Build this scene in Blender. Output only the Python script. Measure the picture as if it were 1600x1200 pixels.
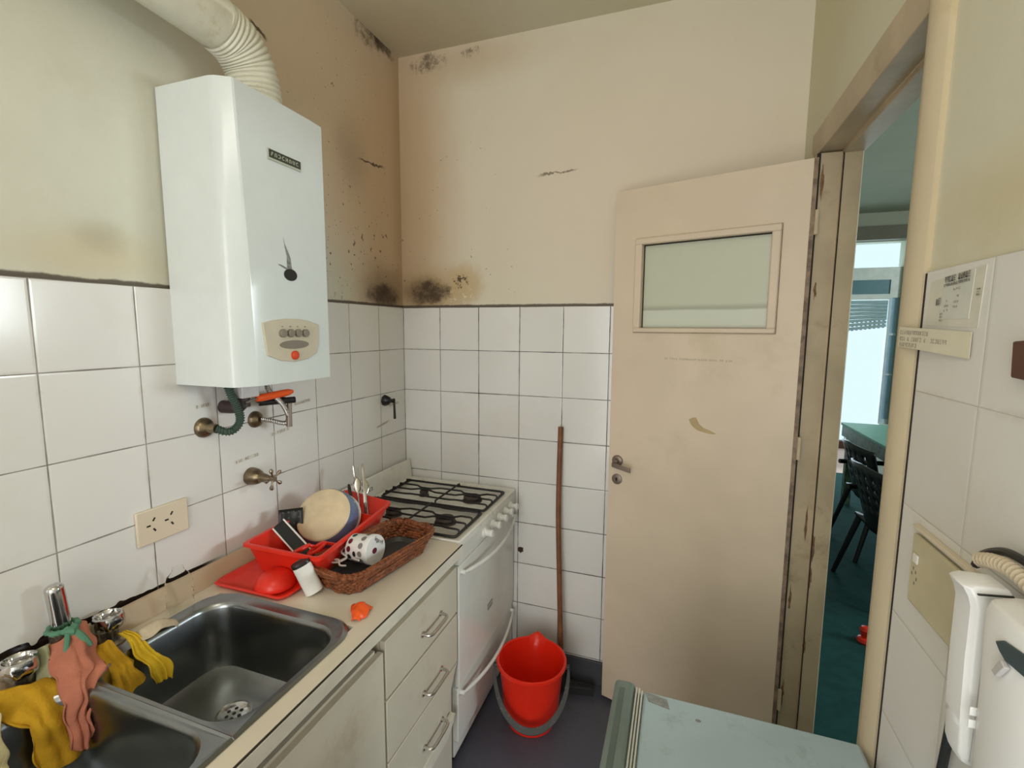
import bpy, math, random
from mathutils import Vector, Matrix, noise
random.seed(7)
scn = bpy.context.scene
for o in list(bpy.data.objects): bpy.data.objects.remove(o)
COL = scn.collection
V = Vector
PI = math.pi

# ------------------------------------------------------------------ camera
cam_d = bpy.data.cameras.new('camera'); cam = bpy.data.objects.new('camera', cam_d); COL.objects.link(cam)
cam_d.sensor_width = 36.0; cam_d.lens = 742.693 / 1600 * 36.0; cam_d.clip_start = 0.02; cam_d.clip_end = 100
def cam_rot():
    a, b, c = 0.339, -0.115, -0.007
    cz, sz, cx, sx, cy, sy = math.cos(a), math.sin(a), math.cos(b), math.sin(b), math.cos(c), math.sin(c)
    Rz = Matrix(((cz, -sz, 0), (sz, cz, 0), (0, 0, 1))); Rx = Matrix(((1, 0, 0), (0, cx, -sx), (0, sx, cx)))
    Ry = Matrix(((cy, 0, sy), (0, 1, 0), (-sy, 0, cy)))
    return Rz @ Rx @ Ry
CR = cam_rot(); CAM = V((1.2828, -2.035, 1.6204))
r_, f_, u_ = CR.col[0], CR.col[1], CR.col[2]
cam.matrix_world = Matrix(((r_[0], u_[0], -f_[0], CAM[0]), (r_[1], u_[1], -f_[1], CAM[1]), (r_[2], u_[2], -f_[2], CAM[2]), (0, 0, 0, 1)))
scn.camera = cam

# ------------------------------------------------------------------ light and exposure
scn.view_settings.view_transform = 'Standard'; scn.view_settings.look = 'None'
scn.view_settings.gamma = 1.0; scn.view_settings.use_curve_mapping = False
scn.view_settings.exposure = -0.06
world = bpy.data.worlds.new('sky'); scn.world = world; world.use_nodes = True
bg = world.node_tree.nodes['Background']; bg.inputs[0].default_value = (0.72, 0.92, 1.0, 1); bg.inputs[1].default_value = 1.12
def area(name, loc, rot, sx, sy, power, col):
    l = bpy.data.lights.new(name, 'AREA'); l.shape = 'RECTANGLE'; l.size = sx; l.size_y = sy; l.energy = power; l.color = col
    o = bpy.data.objects.new(name, l); COL.objects.link(o); o.location = loc; o.rotation_euler = rot; return o
# daylight from behind the camera; unseen full-height glazed door added for low fill
area('rear_fill_daylight', (0.96, -3.74, 1.22), (math.radians(90), 0, 0), 1.20, 2.35, 38, (1.0, 0.965, 0.935))
# unseen point light added to brighten the living room's far wall
ll = bpy.data.lights.new('living_fill', 'POINT'); ll.energy = 16; ll.color = (0.92, 1.0, 0.96); ll.shadow_soft_size = 0.12
llo = bpy.data.objects.new('living_fill', ll); COL.objects.link(llo); llo.location = (4.2, 2.2, 2.45)
# unseen point light added near the kitchen ceiling for even fill
cl = bpy.data.lights.new('kitchen_ceiling_fill', 'POINT'); cl.energy = 13; cl.color = (1.0, 0.94, 0.85); cl.shadow_soft_size = 0.22
clo = bpy.data.objects.new('kitchen_ceiling_fill', cl); COL.objects.link(clo); clo.location = (1.0, -2.35, 2.55)
# daylight through the living room's east window and its balcony opening
area('east_window_daylight', (5.62, 0.32, 1.95), (math.radians(90), 0, math.radians(90)), 1.6, 0.9, 105, (0.86, 0.96, 1.0))
area('balcony_daylight', (3.0, 4.6, 1.5), (math.radians(-90), 0, 0), 1.6, 2.2, 30, (0.70, 0.92, 1.0))

# ------------------------------------------------------------------ materials
def new_mat(name):
    m = bpy.data.materials.new(name); m.use_nodes = True
    nt = m.node_tree; b = nt.nodes['Principled BSDF']; return m, nt, b
class G:
    """small node-graph helper"""
    def __init__(s, nt): s.nt = nt; s.g = s.node('ShaderNodeNewGeometry'); s.pos = s.g.outputs['Position']
    def node(s, t, **k):
        n = s.nt.nodes.new(t)
        for a, v in k.items(): setattr(n, a, v)
        return n
    def put(s, sock, v):
        if hasattr(v, 'is_output') or isinstance(v, bpy.types.NodeSocket): s.nt.links.new(v, sock)
        else: sock.default_value = v
    def m(s, op, a, b=None, c=None):
        n = s.node('ShaderNodeMath', operation=op); s.put(n.inputs[0], a)
        if b is not None: s.put(n.inputs[1], b)
        if c is not None: s.put(n.inputs[2], c)
        return n.outputs[0]
    def sep(s, v=None):
        n = s.node('ShaderNodeSeparateXYZ'); s.put(n.inputs[0], v or s.pos); return n.outputs
    def noise(s, scale, detail=3, rough=0.6, vec=None, col=False, dist=0.0):
        n = s.node('ShaderNodeTexNoise'); s.put(n.inputs['Vector'], vec or s.pos)
        n.inputs['Scale'].default_value = scale; n.inputs['Detail'].default_value = detail
        n.inputs['Roughness'].default_value = rough; n.inputs['Distortion'].default_value = dist
        return n.outputs['Color' if col else 'Fac']
    def ramp(s, x, lo, hi, a=0.0, b=1.0, smooth=True):
        n = s.node('ShaderNodeMapRange'); n.interpolation_type = 'SMOOTHSTEP' if smooth else 'LINEAR'
        s.put(n.inputs['Value'], x); s.put(n.inputs['From Min'], lo); s.put(n.inputs['From Max'], hi)
        s.put(n.inputs['To Min'], a); s.put(n.inputs['To Max'], b); return n.outputs[0]
    def mix(s, f, a, b):
        n = s.node('ShaderNodeMix', data_type='RGBA'); s.put(n.inputs[0], f)
        for sock, v in ((n.inputs[6], a), (n.inputs[7], b)):
            if isinstance(v, (tuple, list)): sock.default_value = (*v[:3], 1)
            else: s.nt.links.new(v, sock)
        return n.outputs[2]
    def blob(s, c, r, inner=0.0, wob=0.0, wscale=8.0):
        """1 inside an ellipsoid, falling to 0 at its rim; the rim wobbles with noise"""
        a = s.node('ShaderNodeVectorMath', operation='SUBTRACT'); s.put(a.inputs[0], s.pos); a.inputs[1].default_value = c
        b = s.node('ShaderNodeVectorMath', operation='DIVIDE'); s.put(b.inputs[0], a.outputs[0]); b.inputs[1].default_value = r
        l = s.node('ShaderNodeVectorMath', operation='LENGTH'); s.put(l.inputs[0], b.outputs[0]); d = l.outputs['Value']
        if wob: d = s.m('ADD', d, s.m('MULTIPLY', s.m('SUBTRACT', s.noise(wscale, 5, 0.7), 0.5), wob))
        return s.ramp(d, inner, 1.0, 1.0, 0.0)
    def bump(s, h, strength=0.3, dist=0.005):
        n = s.node('ShaderNodeBump'); n.inputs['Strength'].default_value = strength; n.inputs['Distance'].default_value = dist
        s.put(n.inputs['Height'], h); return n.outputs[0]
def P(name, col, rough=0.5, metal=0.0, var=0.06, vscale=12, bump=0.0, bscale=60, spec=0.5, trans=0.0, ior=1.45, coat=0.0, dirt=None, dscale=6):
    m, nt, b = new_mat(name); g = G(nt)
    tc = g.node('ShaderNodeTexCoord'); ob = tc.outputs['Object']
    n = g.noise(vscale, 3, 0.6, ob)
    dark = tuple(c * (1 - var) for c in col); lite = tuple(min(1, c * (1 + var)) for c in col)
    c = g.mix(g.ramp(n, 0.3, 0.7), dark, lite)
    if dirt: c = g.mix(g.m('MULTIPLY', g.ramp(g.noise(dscale, 6, 0.75, ob), 0.52, 0.72), 0.7), c, dirt)
    nt.links.new(c, b.inputs['Base Color'])
    b.inputs['Roughness'].default_value = rough; b.inputs['Metallic'].default_value = metal
    b.inputs['Specular IOR Level'].default_value = spec; b.inputs['IOR'].default_value = ior
    b.inputs['Transmission Weight'].default_value = trans; b.inputs['Coat Weight'].default_value = coat
    if bump: nt.links.new(g.bump(g.noise(bscale, 3, 0.6, ob), bump), b.inputs['Normal'])
    return m

def tile_mat(name, axis, pitch, off, gap=0.0022, grime_or_gap=(0.10, 0.075, 0.05), extra=None, seam=1.0):
    """glazed square tiles laid in a straight grid, grout lines of uneven darkness"""
    m, nt, b = new_mat(name); g = G(nt); s = g.sep(); u = s[axis]; z = s[2]
    def line(c, p, o, w):
        t = g.m('DIVIDE', g.m('SUBTRACT', c, o), p); fr = g.m('FRACT', t)
        d = g.m('MINIMUM', fr, g.m('SUBTRACT', 1.0, fr)); return g.m('MULTIPLY', d, p), g.m('FLOOR', t)
    w = g.m('MULTIPLY', g.ramp(g.noise(5, 3, 0.7), 0.25, 0.75, 0.5, 1.35), gap)
    du, iu = line(u, pitch, off, gap); dz, iz = line(z, 0.2, 1.72, gap)
    d = g.m('MINIMUM', du, dz)
    grout = g.m('LESS_THAN', d, g.m('MULTIPLY', w, 0.5))
    vary = g.ramp(g.noise(3.3, 4, 0.7), 0.3, 0.7, 0.62, 1.0)
    wn = g.node('ShaderNodeTexWhiteNoise', noise_dimensions='2D'); cmb = g.node('ShaderNodeCombineXYZ')
    g.put(cmb.inputs[0], iu); g.put(cmb.inputs[1], iz); g.put(wn.inputs['Vector'], cmb.outputs[0])
    base = g.mix(wn.outputs['Value'], (0.735, 0.72, 0.69), (0.80, 0.785, 0.755))
    base = g.mix(g.m('MULTIPLY', g.ramp(g.noise(2.2, 5, 0.7), 0.5, 0.8), 0.35), base, (0.66, 0.60, 0.47))
    # grime hugging the joints
    hug = g.m('MULTIPLY', g.ramp(d, 0.0, 0.012, 1.0, 0.0), g.ramp(g.noise(7, 5, 0.75), 0.48, 0.75, 0.0, 0.35))
    base = g.mix(hug, base, (0.42, 0.33, 0.22))
    if extra: base = extra(g, base)
    c = g.mix(g.m('MULTIPLY', grout, g.m('MULTIPLY', vary, seam)), base, grime_or_gap)
    nt.links.new(c, b.inputs['Base Color'])
    nt.links.new(g.m('ADD', 0.16, g.m('MULTIPLY', grout, 0.6)), b.inputs['Roughness'])
    pil = g.ramp(d, 0.0, 0.006, 0.0, 1.0)
    hh = g.m('ADD', g.m('MULTIPLY', pil, 0.25), g.m('ADD', g.m('MULTIPLY', g.noise(5.5, 2, 0.5), 0.5), g.m('MULTIPLY', wn.outputs['Value'], 0.0)))
    nt.links.new(g.bump(hh, 0.35, 0.004), b.inputs['Normal'])
    return m

CREAM = (0.72, 0.655, 0.50)
def plaster(name, stains, ca=(0.74, 0.68, 0.53), cb=(0.68, 0.63, 0.47)):
    m, nt, b = new_mat(name); g = G(nt)
    c = g.mix(g.ramp(g.noise(1.3, 5, 0.65), 0.3, 0.75), ca, cb)
    c = stains(g, c)
    nt.links.new(c, b.inputs['Base Color']); b.inputs['Roughness'].default_value = 0.75
    h = g.m('ADD', g.noise(9, 4, 0.6), g.m('MULTIPLY', g.noise(60, 3, 0.6), 0.15))
    nt.links.new(g.bump(h, 0.25, 0.006), b.inputs['Normal'])
    return m
MOULD = (0.045, 0.026, 0.014)
def mould(g, c, ctr, rad, thr=0.5, wid=0.08, scale=22, amt=0.92, col=MOULD, inner=0.2):
    mask = g.blob(ctr, rad, inner)
    n = g.noise(scale, 7, 0.78)
    # the threshold loosens towards the middle of the patch
    f = g.ramp(g.m('ADD', n, g.m('MULTIPLY', g.m('SUBTRACT', mask, 1.0), 0.45)), thr - wid, thr + wid)
    return g.mix(g.m('MULTIPLY', g.m('MULTIPLY', f, amt), g.ramp(mask, 0.0, 0.35)), c, col)
def speckle(g, c, ctr, rad, thr=0.71, scale=70):
    mask = g.blob(ctr, rad, 0.5)
    f = g.ramp(g.noise(scale, 2, 0.5), thr, thr + 0.03)
    return g.mix(g.m('MULTIPLY', g.m('MULTIPLY', f, mask), 0.8), c, (0.06, 0.04, 0.03))
def crack(g, c, a, b_, w, axis, col=(0.05, 0.035, 0.025)):
    """thin jagged line between two (u,z) points on a wall"""
    s = g.sep(); u, z = s[axis], s[2]
    (u0, z0), (u1, z1) = a, b_
    L = math.hypot(u1 - u0, z1 - z0); tx, tz = (u1 - u0) / L, (z1 - z0) / L
    du, dz = g.m('SUBTRACT', u, u0), g.m('SUBTRACT', z, z0)
    al = g.m('ADD', g.m('MULTIPLY', du, tx), g.m('MULTIPLY', dz, tz))
    ac = g.m('ADD', g.m('MULTIPLY', du, -tz), g.m('MULTIPLY', dz, tx))
    ac = g.m('ADD', ac, g.m('MULTIPLY', g.m('SUBTRACT', g.noise(30, 3, 0.7), 0.5), 0.035))
    e = g.m('MINIMUM', g.ramp(al, 0.0, L * 0.25), g.ramp(al, L, L * 0.75, 0.0, 1.0))
    line = g.m('MULTIPLY', g.ramp(g.m('ABSOLUTE', ac), w * 0.4, w, 1.0, 0.0), e)
    return g.mix(g.m('MULTIPLY', line, 0.9), c, col)
def left_stains(g, c):
    tan = (0.60, 0.425, 0.275)
    c = g.mix(g.m('MULTIPLY', g.blob((0, -0.45, 2.45), (1, 0.75, 0.75), 0.35, 0.5, 2.5), 0.8), c, (0.68, 0.52, 0.37))
    c = g.mix(g.m('MULTIPLY', g.blob((0, -0.02, 2.15), (1, 0.55, 1.05), 0.35, 0.5, 2.5), 0.9), c, tan)
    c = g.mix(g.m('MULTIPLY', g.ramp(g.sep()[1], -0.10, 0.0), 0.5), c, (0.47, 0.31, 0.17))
    c = g.mix(g.m('MULTIPLY', g.blob((0, -1.30, 1.78), (1, 0.28, 0.10), 0.1, 0.6, 6), 0.55), c, (0.58, 0.47, 0.28))
    c = g.mix(g.m('MULTIPLY', g.blob((0, -1.28, 1.83), (1, 0.09, 0.06), 0.0, 0.8, 12), 0.5), c, (0.38, 0.33, 0.22))
    c = g.mix(g.m('MULTIPLY', g.blob((0, -1.02, 2.62), (1, 0.42, 0.30), 0.1, 0.5, 4), 0.6), c, (0.50, 0.40, 0.26))
    c = g.mix(g.m('MULTIPLY', g.m('MULTIPLY', g.ramp(g.sep()[1], -0.85, -1.05), g.ramp(g.noise(3.1, 6, 0.7), 0.5, 0.75)), 0.30), c, (0.52, 0.47, 0.34))
    c = g.mix(g.m('MULTIPLY', g.blob((0, -0.36, 2.30), (1, 0.16, 0.22), 0.0, 0.8, 8), 0.40), c, (0.27, 0.20, 0.14))
    c = g.mix(g.m('MULTIPLY', g.blob((0, -0.15, 1.80), (1, 0.26, 0.16), 0.0, 0.6, 6), 0.75), c, (0.22, 0.14, 0.075))
    c = mould(g, c, (0, -0.16, 1.765), (1, 0.24, 0.10), 0.42, 0.18, 12)
    c = g.mix(g.m('MULTIPLY', g.blob((0, -0.13, 1.76), (1, 0.16, 0.07), 0.0, 0.7, 9), 0.75), c, (0.07, 0.045, 0.03))
    c = mould(g, c, (0, -0.22, 2.84), (1, 0.26, 0.12), 0.50, 0.14, 16, 0.8)
    c = mould(g, c, (0, -0.10, 2.85), (1, 0.14, 0.07), 0.42, 0.12, 16, 0.8)
    c = speckle(g, c, (0, -0.40, 2.2), (1, 0.42, 0.75))
    c = speckle(g, c, (0, -0.30, 1.95), (1, 0.35, 0.35), 0.67, 45)
    c = crack(g, c, (-0.32, 2.315), (-0.11, 2.335), 0.006, 1)
    c = crack(g, c, (-0.83, 2.555), (-0.75, 2.535), 0.008, 1)
    return c
def back_stains(g, c):
    c = g.mix(g.m('MULTIPLY', g.blob((1.15, 0, 2.2), (1.1, 1, 0.8), 0.1, 0.4, 2), 0.75), c, (0.76, 0.65, 0.53))
    c = g.mix(g.m('MULTIPLY', g.blob((0.0, 0, 2.2), (0.40, 1, 1.3), 0.25, 0.35, 2.5), 0.92), c, (0.57, 0.41, 0.26))
    c = g.mix(g.m('MULTIPLY', g.blob((0.35, 0, 2.80), (0.55, 1, 0.16), 0.0, 0.5, 4), 0.55), c, (0.56, 0.40, 0.24))
    c = g.mix(g.m('MULTIPLY', g.blob((0.16, 0, 1.79), (0.30, 1, 0.17), 0.0, 0.5, 6), 0.8), c, (0.42, 0.27, 0.10))
    c = g.mix(g.m('MULTIPLY', g.blob((0.33, 0, 1.83), (0.12, 1, 0.12), 0.35, 0.9, 14), 0.7), c, (0.56, 0.40, 0.19))
    c = g.mix(g.m('MULTIPLY', g.blob((0.10, 0, 1.80), (0.17, 1, 0.10), 0.0, 0.7, 9), 0.75), c, (0.16, 0.10, 0.055))
    c = mould(g, c, (0.15, 0, 1.79), (0.19, 1, 0.12), 0.40, 0.16, 13)
    c = mould(g, c, (0.30, 0, 1.84), (0.15, 1, 0.11), 0.56, 0.03, 30)
    c = mould(g, c, (0.16, 0, 2.81), (0.22, 1, 0.10), 0.52, 0.12, 18, 0.75)
    c = mould(g, c, (0.36, 0, 2.82), (0.13, 1, 0.06), 0.53, 0.08, 22, 0.7)
    c = g.mix(g.m('MULTIPLY', g.blob((0.31, 0, 1.77), (0.13, 1, 0.06), 0.2), g.ramp(g.noise(34, 5, 0.8), 0.55, 0.58)), c, (0.72, 0.62, 0.46))
    c = speckle(g, c, (0.2, 0, 2.0), (0.5, 1, 0.8), 0.74, 60)
    c = crack(g, c, (0.66, 2.275), (0.86, 2.285), 0.0045, 0, (0.22, 0.17, 0.12))
    return c
def right_stains(g, c):
    c = g.mix(g.m('MULTIPLY', g.blob((1.668, -0.2, 2.6), (1, 0.8, 0.5), 0.0, 0.5, 3), 0.6), c, (0.66, 0.61, 0.37))
    c = g.mix(g.m('MULTIPLY', g.blob((1.668, -1.25, 1.80), (1, 0.35, 0.11), 0.0, 0.7, 6), 0.5), c, (0.60, 0.50, 0.27))
    return c
def top_grime(wall_u, lo=-9, hi=9):
    """dark line of dirt where the plaster meets the tile edge"""
    def f(g, c):
        z = g.sep()[2]
        e = g.m('ADD', g.m('SUBTRACT', z, 1.722), g.m('MULTIPLY', g.m('SUBTRACT', g.noise(11, 5, 0.7), 0.5), 0.016))
        return g.mix(g.m('MULTIPLY', g.ramp(e, 0.006, 0.012, 1.0, 0.0), 0.9), c, (0.07, 0.05, 0.035))
    return f
def comb(*fs):
    def f(g, c):
        for x in fs: c = x(g, c)
        return c
    return f
M = {}
M['plaster_left'] = plaster('plaster_left', comb(left_stains, top_grime(1)), (0.64, 0.63, 0.53), (0.56, 0.555, 0.45))
M['plaster_back'] = plaster('plaster_back', comb(back_stains, top_grime(0)), (0.75, 0.70, 0.58), (0.71, 0.65, 0.51))
M['plaster_right'] = plaster('plaster_right', right_stains, (0.71, 0.68, 0.54), (0.67, 0.64, 0.49))
M['plaster'] = plaster('plaster_plain', lambda g, c: c)
def ceil_stains(g, c):
    c = g.mix(g.m('MULTIPLY', g.blob((0.1, -0.1, 2.86), (0.7, 0.6, 1), 0.0, 0.5, 3), 0.7), c, (0.50, 0.42, 0.27))
    c = g.mix(g.m('MULTIPLY', g.blob((1.3, -0.3, 2.86), (0.8, 0.6, 1), 0.0, 0.5, 3), 0.5), c, (0.66, 0.62, 0.38))
    return c
M['ceiling'] = plaster('ceiling_paint', ceil_stains, (0.68, 0.64, 0.50), (0.64, 0.60, 0.45))
def left_tile_extra(g, c):
    s = g.sep(); y, z = s[1], s[2]
    # painted dark of the gap above the upstand, grout missing, wider away from stove
    h = g.m('ADD', 0.934, g.m('MULTIPLY', g.ramp(y, -1.0, -1.6, 0.0, 0.022), g.ramp(g.noise(9, 3, 0.6), 0.35, 0.6)))
    return g.mix(g.m('MULTIPLY', g.m('LESS_THAN', z, h), g.ramp(y, -1.02, -1.10)), c, (0.02, 0.012, 0.01))
def back_tile_extra(g, c):
    return g.mix(g.ramp(g.blob((0.614, 0, 0.585), (0.022, 1, 0.022), 0.3, 1.2, 60), 0.4, 0.6), c, (0.05, 0.025, 0.02))
M['tile_left'] = tile_mat('tiles_left', 1, 0.2034, 0.0, 0.0034, (0.13, 0.105, 0.08), left_tile_extra, 0.95)
M['tile_back'] = tile_mat('tiles_back', 0, 0.2, 0.0, 0.0038, (0.045, 0.035, 0.03), back_tile_extra)
M['tile_right'] = tile_mat('tiles_right', 1, 0.2, -1.222, 0.0020, (0.45, 0.41, 0.33))
M['tile_front'] = tile_mat('tiles_front', 0, 0.2, 0.0, 0.0022, (0.30, 0.25, 0.2))
M['floor'] = P('floor_vinyl', (0.088, 0.090, 0.118), 0.42, var=0.12, vscale=3, bump=0.05, dirt=(0.07, 0.07, 0.08))
M['baseboard'] = P('baseboard_paint', (0.065, 0.066, 0.075), 0.5)
M['grime_or_gap'] = P('grime_and_gap_black', (0.03, 0.022, 0.018), 0.9)  # grime, and the painted dark of gaps and recesses
M['door'] = P('door_paint', (0.70, 0.575, 0.44), 0.42, var=0.05, vscale=2.2, bump=0.05, bscale=18, dirt=(0.60, 0.49, 0.33), dscale=1.7)
M['door_edge_and_shade'] = P('worn_edge_and_shade', (0.24, 0.17, 0.12), 0.7, var=0.35, vscale=30, dirt=(0.05, 0.03, 0.02), dscale=14)  # wear on the leaf edge, also painted shade of gap and moulding
M['frame'] = P('frame_paint', (0.60, 0.505, 0.345), 0.35, var=0.05, vscale=3, dirt=(0.52, 0.42, 0.25), dscale=3)
M['frame_dirty'] = P('frame_paint_grubby', (0.50, 0.40, 0.27), 0.45, var=0.12, vscale=5, dirt=(0.27, 0.19, 0.11), dscale=4)
M['bare'] = P('peeled_patch', (0.50, 0.37, 0.20), 0.7)
def pane_mat():
    m, nt, b = new_mat('frosted_glass'); g = G(nt); z = g.sep()[2]
    lo = g.ramp(g.m('ADD', z, g.m('MULTIPLY', g.noise(4), 0.01)), 1.696, 1.704)
    c = g.mix(lo, (0.62, 0.65, 0.55), g.mix(g.ramp(z, 1.70, 1.72), (0.40, 0.41, 0.32), (0.56, 0.58, 0.46)))
    nt.links.new(c, b.inputs['Base Color']); b.inputs['Roughness'].default_value = 0.3
    nt.links.new(g.bump(g.noise(220), 0.12), b.inputs['Normal']); return m
M['frosted'] = pane_mat(); M['bare_dark'] = P('rusty_chip', (0.20, 0.115, 0.055), 0.8, var=0.3, vscale=60)
M['frosted_old'] = P('frosted_glass', (0.42, 0.45, 0.36), 0.35, var=0.05, vscale=8, trans=0.25, bump=0.15, bscale=180)
M['steel_dull'] = P('handle_metal', (0.26, 0.21, 0.17), 0.45, 0.6)
M['pull'] = P('pull_chrome', (0.55, 0.52, 0.48), 0.25, 0.95)
M['chrome'] = P('chrome', (0.62, 0.61, 0.60), 0.12, 1.0, var=0.03)
M['chrome_old'] = P('tarnished_chrome', (0.33, 0.28, 0.22), 0.26, 0.9, var=0.2, vscale=60, dirt=(0.10, 0.08, 0.05), dscale=40)
M['steel_light'] = P('hose_steel', (0.5, 0.48, 0.45), 0.3, 0.9, var=0.2, vscale=80)
M['bronze'] = P('tarnished_bronze', (0.20, 0.155, 0.095), 0.33, 0.85, var=0.25, vscale=40)
M['sink'] = P('stainless_steel', (0.30, 0.315, 0.32), 0.27, 1.0, var=0.08, vscale=6, bump=0.04, bscale=30, dirt=(0.20, 0.205, 0.19), dscale=9)
M['laminate'] = P('cream_laminate', (0.72, 0.645, 0.52), 0.36, var=0.03, vscale=4)
M['upstand'] = P('upstand_laminate', (0.52, 0.40, 0.27), 0.45, var=0.06, vscale=5)
M['cab'] = P('cabinet_laminate', (0.62, 0.56, 0.45), 0.45, var=0.04, vscale=3, dirt=(0.50, 0.40, 0.28), dscale=5)
M['cab_edge'] = P('cabinet_edge', (0.68, 0.63, 0.53), 0.5)
M['darkin'] = P('dark_inside', (0.035, 0.025, 0.02), 0.9)
M['enamel'] = P('white_enamel', (0.76, 0.75, 0.70), 0.16, var=0.02)
M['hob'] = P('hob_enamel', (0.80, 0.78, 0.72), 0.2, var=0.03, dirt=(0.55, 0.47, 0.35), dscale=16)
M['iron'] = P('black_iron', (0.012, 0.010, 0.010), 0.45)
M['burner'] = P('burner_cap', (0.07, 0.05, 0.045), 0.75, var=0.25, vscale=60)
M['whiteplas'] = P('white_plastic', (0.80, 0.79, 0.75), 0.3)
M['heater'] = P('heater_enamel', (0.65, 0.69, 0.675), 0.2, var=0.015)
M['duct'] = P('duct_enamel', (0.70, 0.68, 0.57), 0.4, dirt=(0.52, 0.45, 0.30), dscale=8)
M['panelbeige'] = P('panel_beige', (0.56, 0.50, 0.38), 0.4)
M['knobgrey'] = P('knob_grey', (0.22, 0.19, 0.15), 0.4)
M['redor'] = P('orange_red', (0.62, 0.06, 0.015), 0.35)
M['orange'] = P('orange_plastic', (0.85, 0.10, 0.01), 0.35)
M['red'] = P('red_plastic', (0.78, 0.030, 0.014), 0.3, var=0.04)
M['bucket'] = P('bucket_plastic', (0.85, 0.025, 0.008), 0.32, var=0.03)
M['greyplas'] = P('grey_plastic', (0.055, 0.058, 0.06), 0.45, dirt=(0.2, 0.2, 0.2), dscale=30)
M['black'] = P('black_plastic', (0.012, 0.012, 0.012), 0.35)
M['rubber'] = P('black_rubber', (0.02, 0.02, 0.02), 0.7)
M['wood'] = P('broom_wood', (0.20, 0.075, 0.032), 0.5, var=0.2, vscale=25)
M['creamcer'] = P('cream_ceramic', (0.74, 0.60, 0.40), 0.4, var=0.06, vscale=25)
M['bluecer'] = P('blue_ceramic', (0.13, 0.19, 0.33), 0.25)
M['whitecer'] = P('white_ceramic', (0.80, 0.79, 0.77), 0.2)
M['wicker'] = P('wicker', (0.21, 0.062, 0.020), 0.5, var=0.55, vscale=90, bump=0.5, bscale=160)
M['darkgrey'] = P('dark_grey_tray', (0.055, 0.055, 0.058), 0.4)
M['paper'] = P('yellowed_paper', (0.70, 0.65, 0.50), 0.4, var=0.05, vscale=10)
M['plastic_sleeve'] = P('plastic_sleeve', (0.70, 0.67, 0.57), 0.18, var=0.06, vscale=14)
M['tape'] = P('faded_tape', (0.66, 0.63, 0.56), 0.3)
M['ink'] = P('faded_ink', (0.20, 0.18, 0.15), 0.6)
M['ink_soft'] = P('soft_ink', (0.38, 0.34, 0.27), 0.6)
M['cream_plate'] = P('cream_plate', (0.72, 0.62, 0.47), 0.35, var=0.02)
M['green_hose'] = P('green_hose', (0.045, 0.075, 0.055), 0.5)
M['dark_pipe'] = P('dark_pipe', (0.045, 0.028, 0.028), 0.5, dirt=(0.10, 0.06, 0.05), dscale=30)
M['yellow'] = P('yellow_cloth', (0.52, 0.29, 0.022), 0.95, var=0.12, vscale=20, bump=0.4, bscale=140, spec=0.1)
M['yellow2'] = P('bright_yellow_cloth', (0.64, 0.42, 0.03), 0.95, var=0.12, vscale=20, bump=0.4, bscale=140, spec=0.1)
M['pink'] = P('salmon_cloth', (0.46, 0.17, 0.11), 0.95, var=0.12, vscale=16, bump=0.4, bscale=140, spec=0.1)
M['beige'] = P('beige_cloth', (0.58, 0.48, 0.35), 0.95, var=0.1, vscale=18, bump=0.4, bscale=120, spec=0.1)
M['paleyellow'] = P('pale_yellow_cloth', (0.66, 0.58, 0.33), 0.95, var=0.1, vscale=18, bump=0.4, bscale=120, spec=0.1)
M['greencloth'] = P('green_ribbon', (0.10, 0.24, 0.15), 0.9, bump=0.3)
M['palegreen'] = P('pale_green_cloth', (0.34, 0.34, 0.20), 0.9, bump=0.3)
M['fridge'] = P('fridge_enamel', (0.42, 0.53, 0.58), 0.35, var=0.05, vscale=3, bump=0.03, bscale=200, dirt=(0.30, 0.37, 0.37), dscale=12)
M['fridge_door'] = P('fridge_door_paint', (0.17, 0.22, 0.20), 0.35, var=0.08, vscale=8)
M['gasket'] = P('fridge_gasket', (0.62, 0.62, 0.55), 0.5)
M['phone'] = P('phone_plastic', (0.86, 0.86, 0.85), 0.28, var=0.01)
M['phone_grey'] = P('phone_grey', (0.55, 0.53, 0.52), 0.4)
M['cord'] = P('beige_cord', (0.62, 0.52, 0.38), 0.5)
M['brown'] = P('brown_wood', (0.10, 0.035, 0.02), 0.5)
M['teal_floor'] = P('teal_carpet', (0.011, 0.055, 0.052), 0.85, var=0.15, vscale=12, spec=0.2)
M['living_wall'] = P('living_wall_paint', (0.34, 0.355, 0.27), 0.8, var=0.05, vscale=2)
M['beam'] = P('curtain_rail_box', (0.13, 0.12, 0.08), 0.6)
M['alu'] = P('white_window_frame', (0.80, 0.84, 0.80), 0.4)
M['alublue'] = P('window_frame', (0.66, 0.76, 0.84), 0.4)
M['panel_teal'] = P('teal_panel', (0.10, 0.24, 0.29), 0.4)
M['sashglass'] = P('sash_glass', (0.42, 0.62, 0.80), 0.1)
M['shutter'] = P('roller_shutter', (0.42, 0.58, 0.62), 0.6)
M['glassblue'] = P('window_glass', (0.55, 0.75, 0.85), 0.05, trans=0.9, ior=1.1, spec=0.3)
M['balcony'] = P('balcony_floor', (0.62, 0.42, 0.36), 0.7)
M['balcony_wall'] = P('balcony_wall', (0.85, 0.88, 0.88), 0.8)
M['table_top'] = P('green_table_top', (0.12, 0.36, 0.25), 0.6, var=0.08)
M['table_side'] = P('dark_green_apron', (0.05, 0.10, 0.05), 0.5, var=0.6, vscale=25)
M['chair'] = P('dark_chair', (0.008, 0.010, 0.014), 0.35)
M['wine'] = P('wine_red', (0.13, 0.012, 0.03), 0.4)
M['greydot'] = P('grey_dot', (0.22, 0.20, 0.19), 0.4)
M['lampglass'] = None
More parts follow.
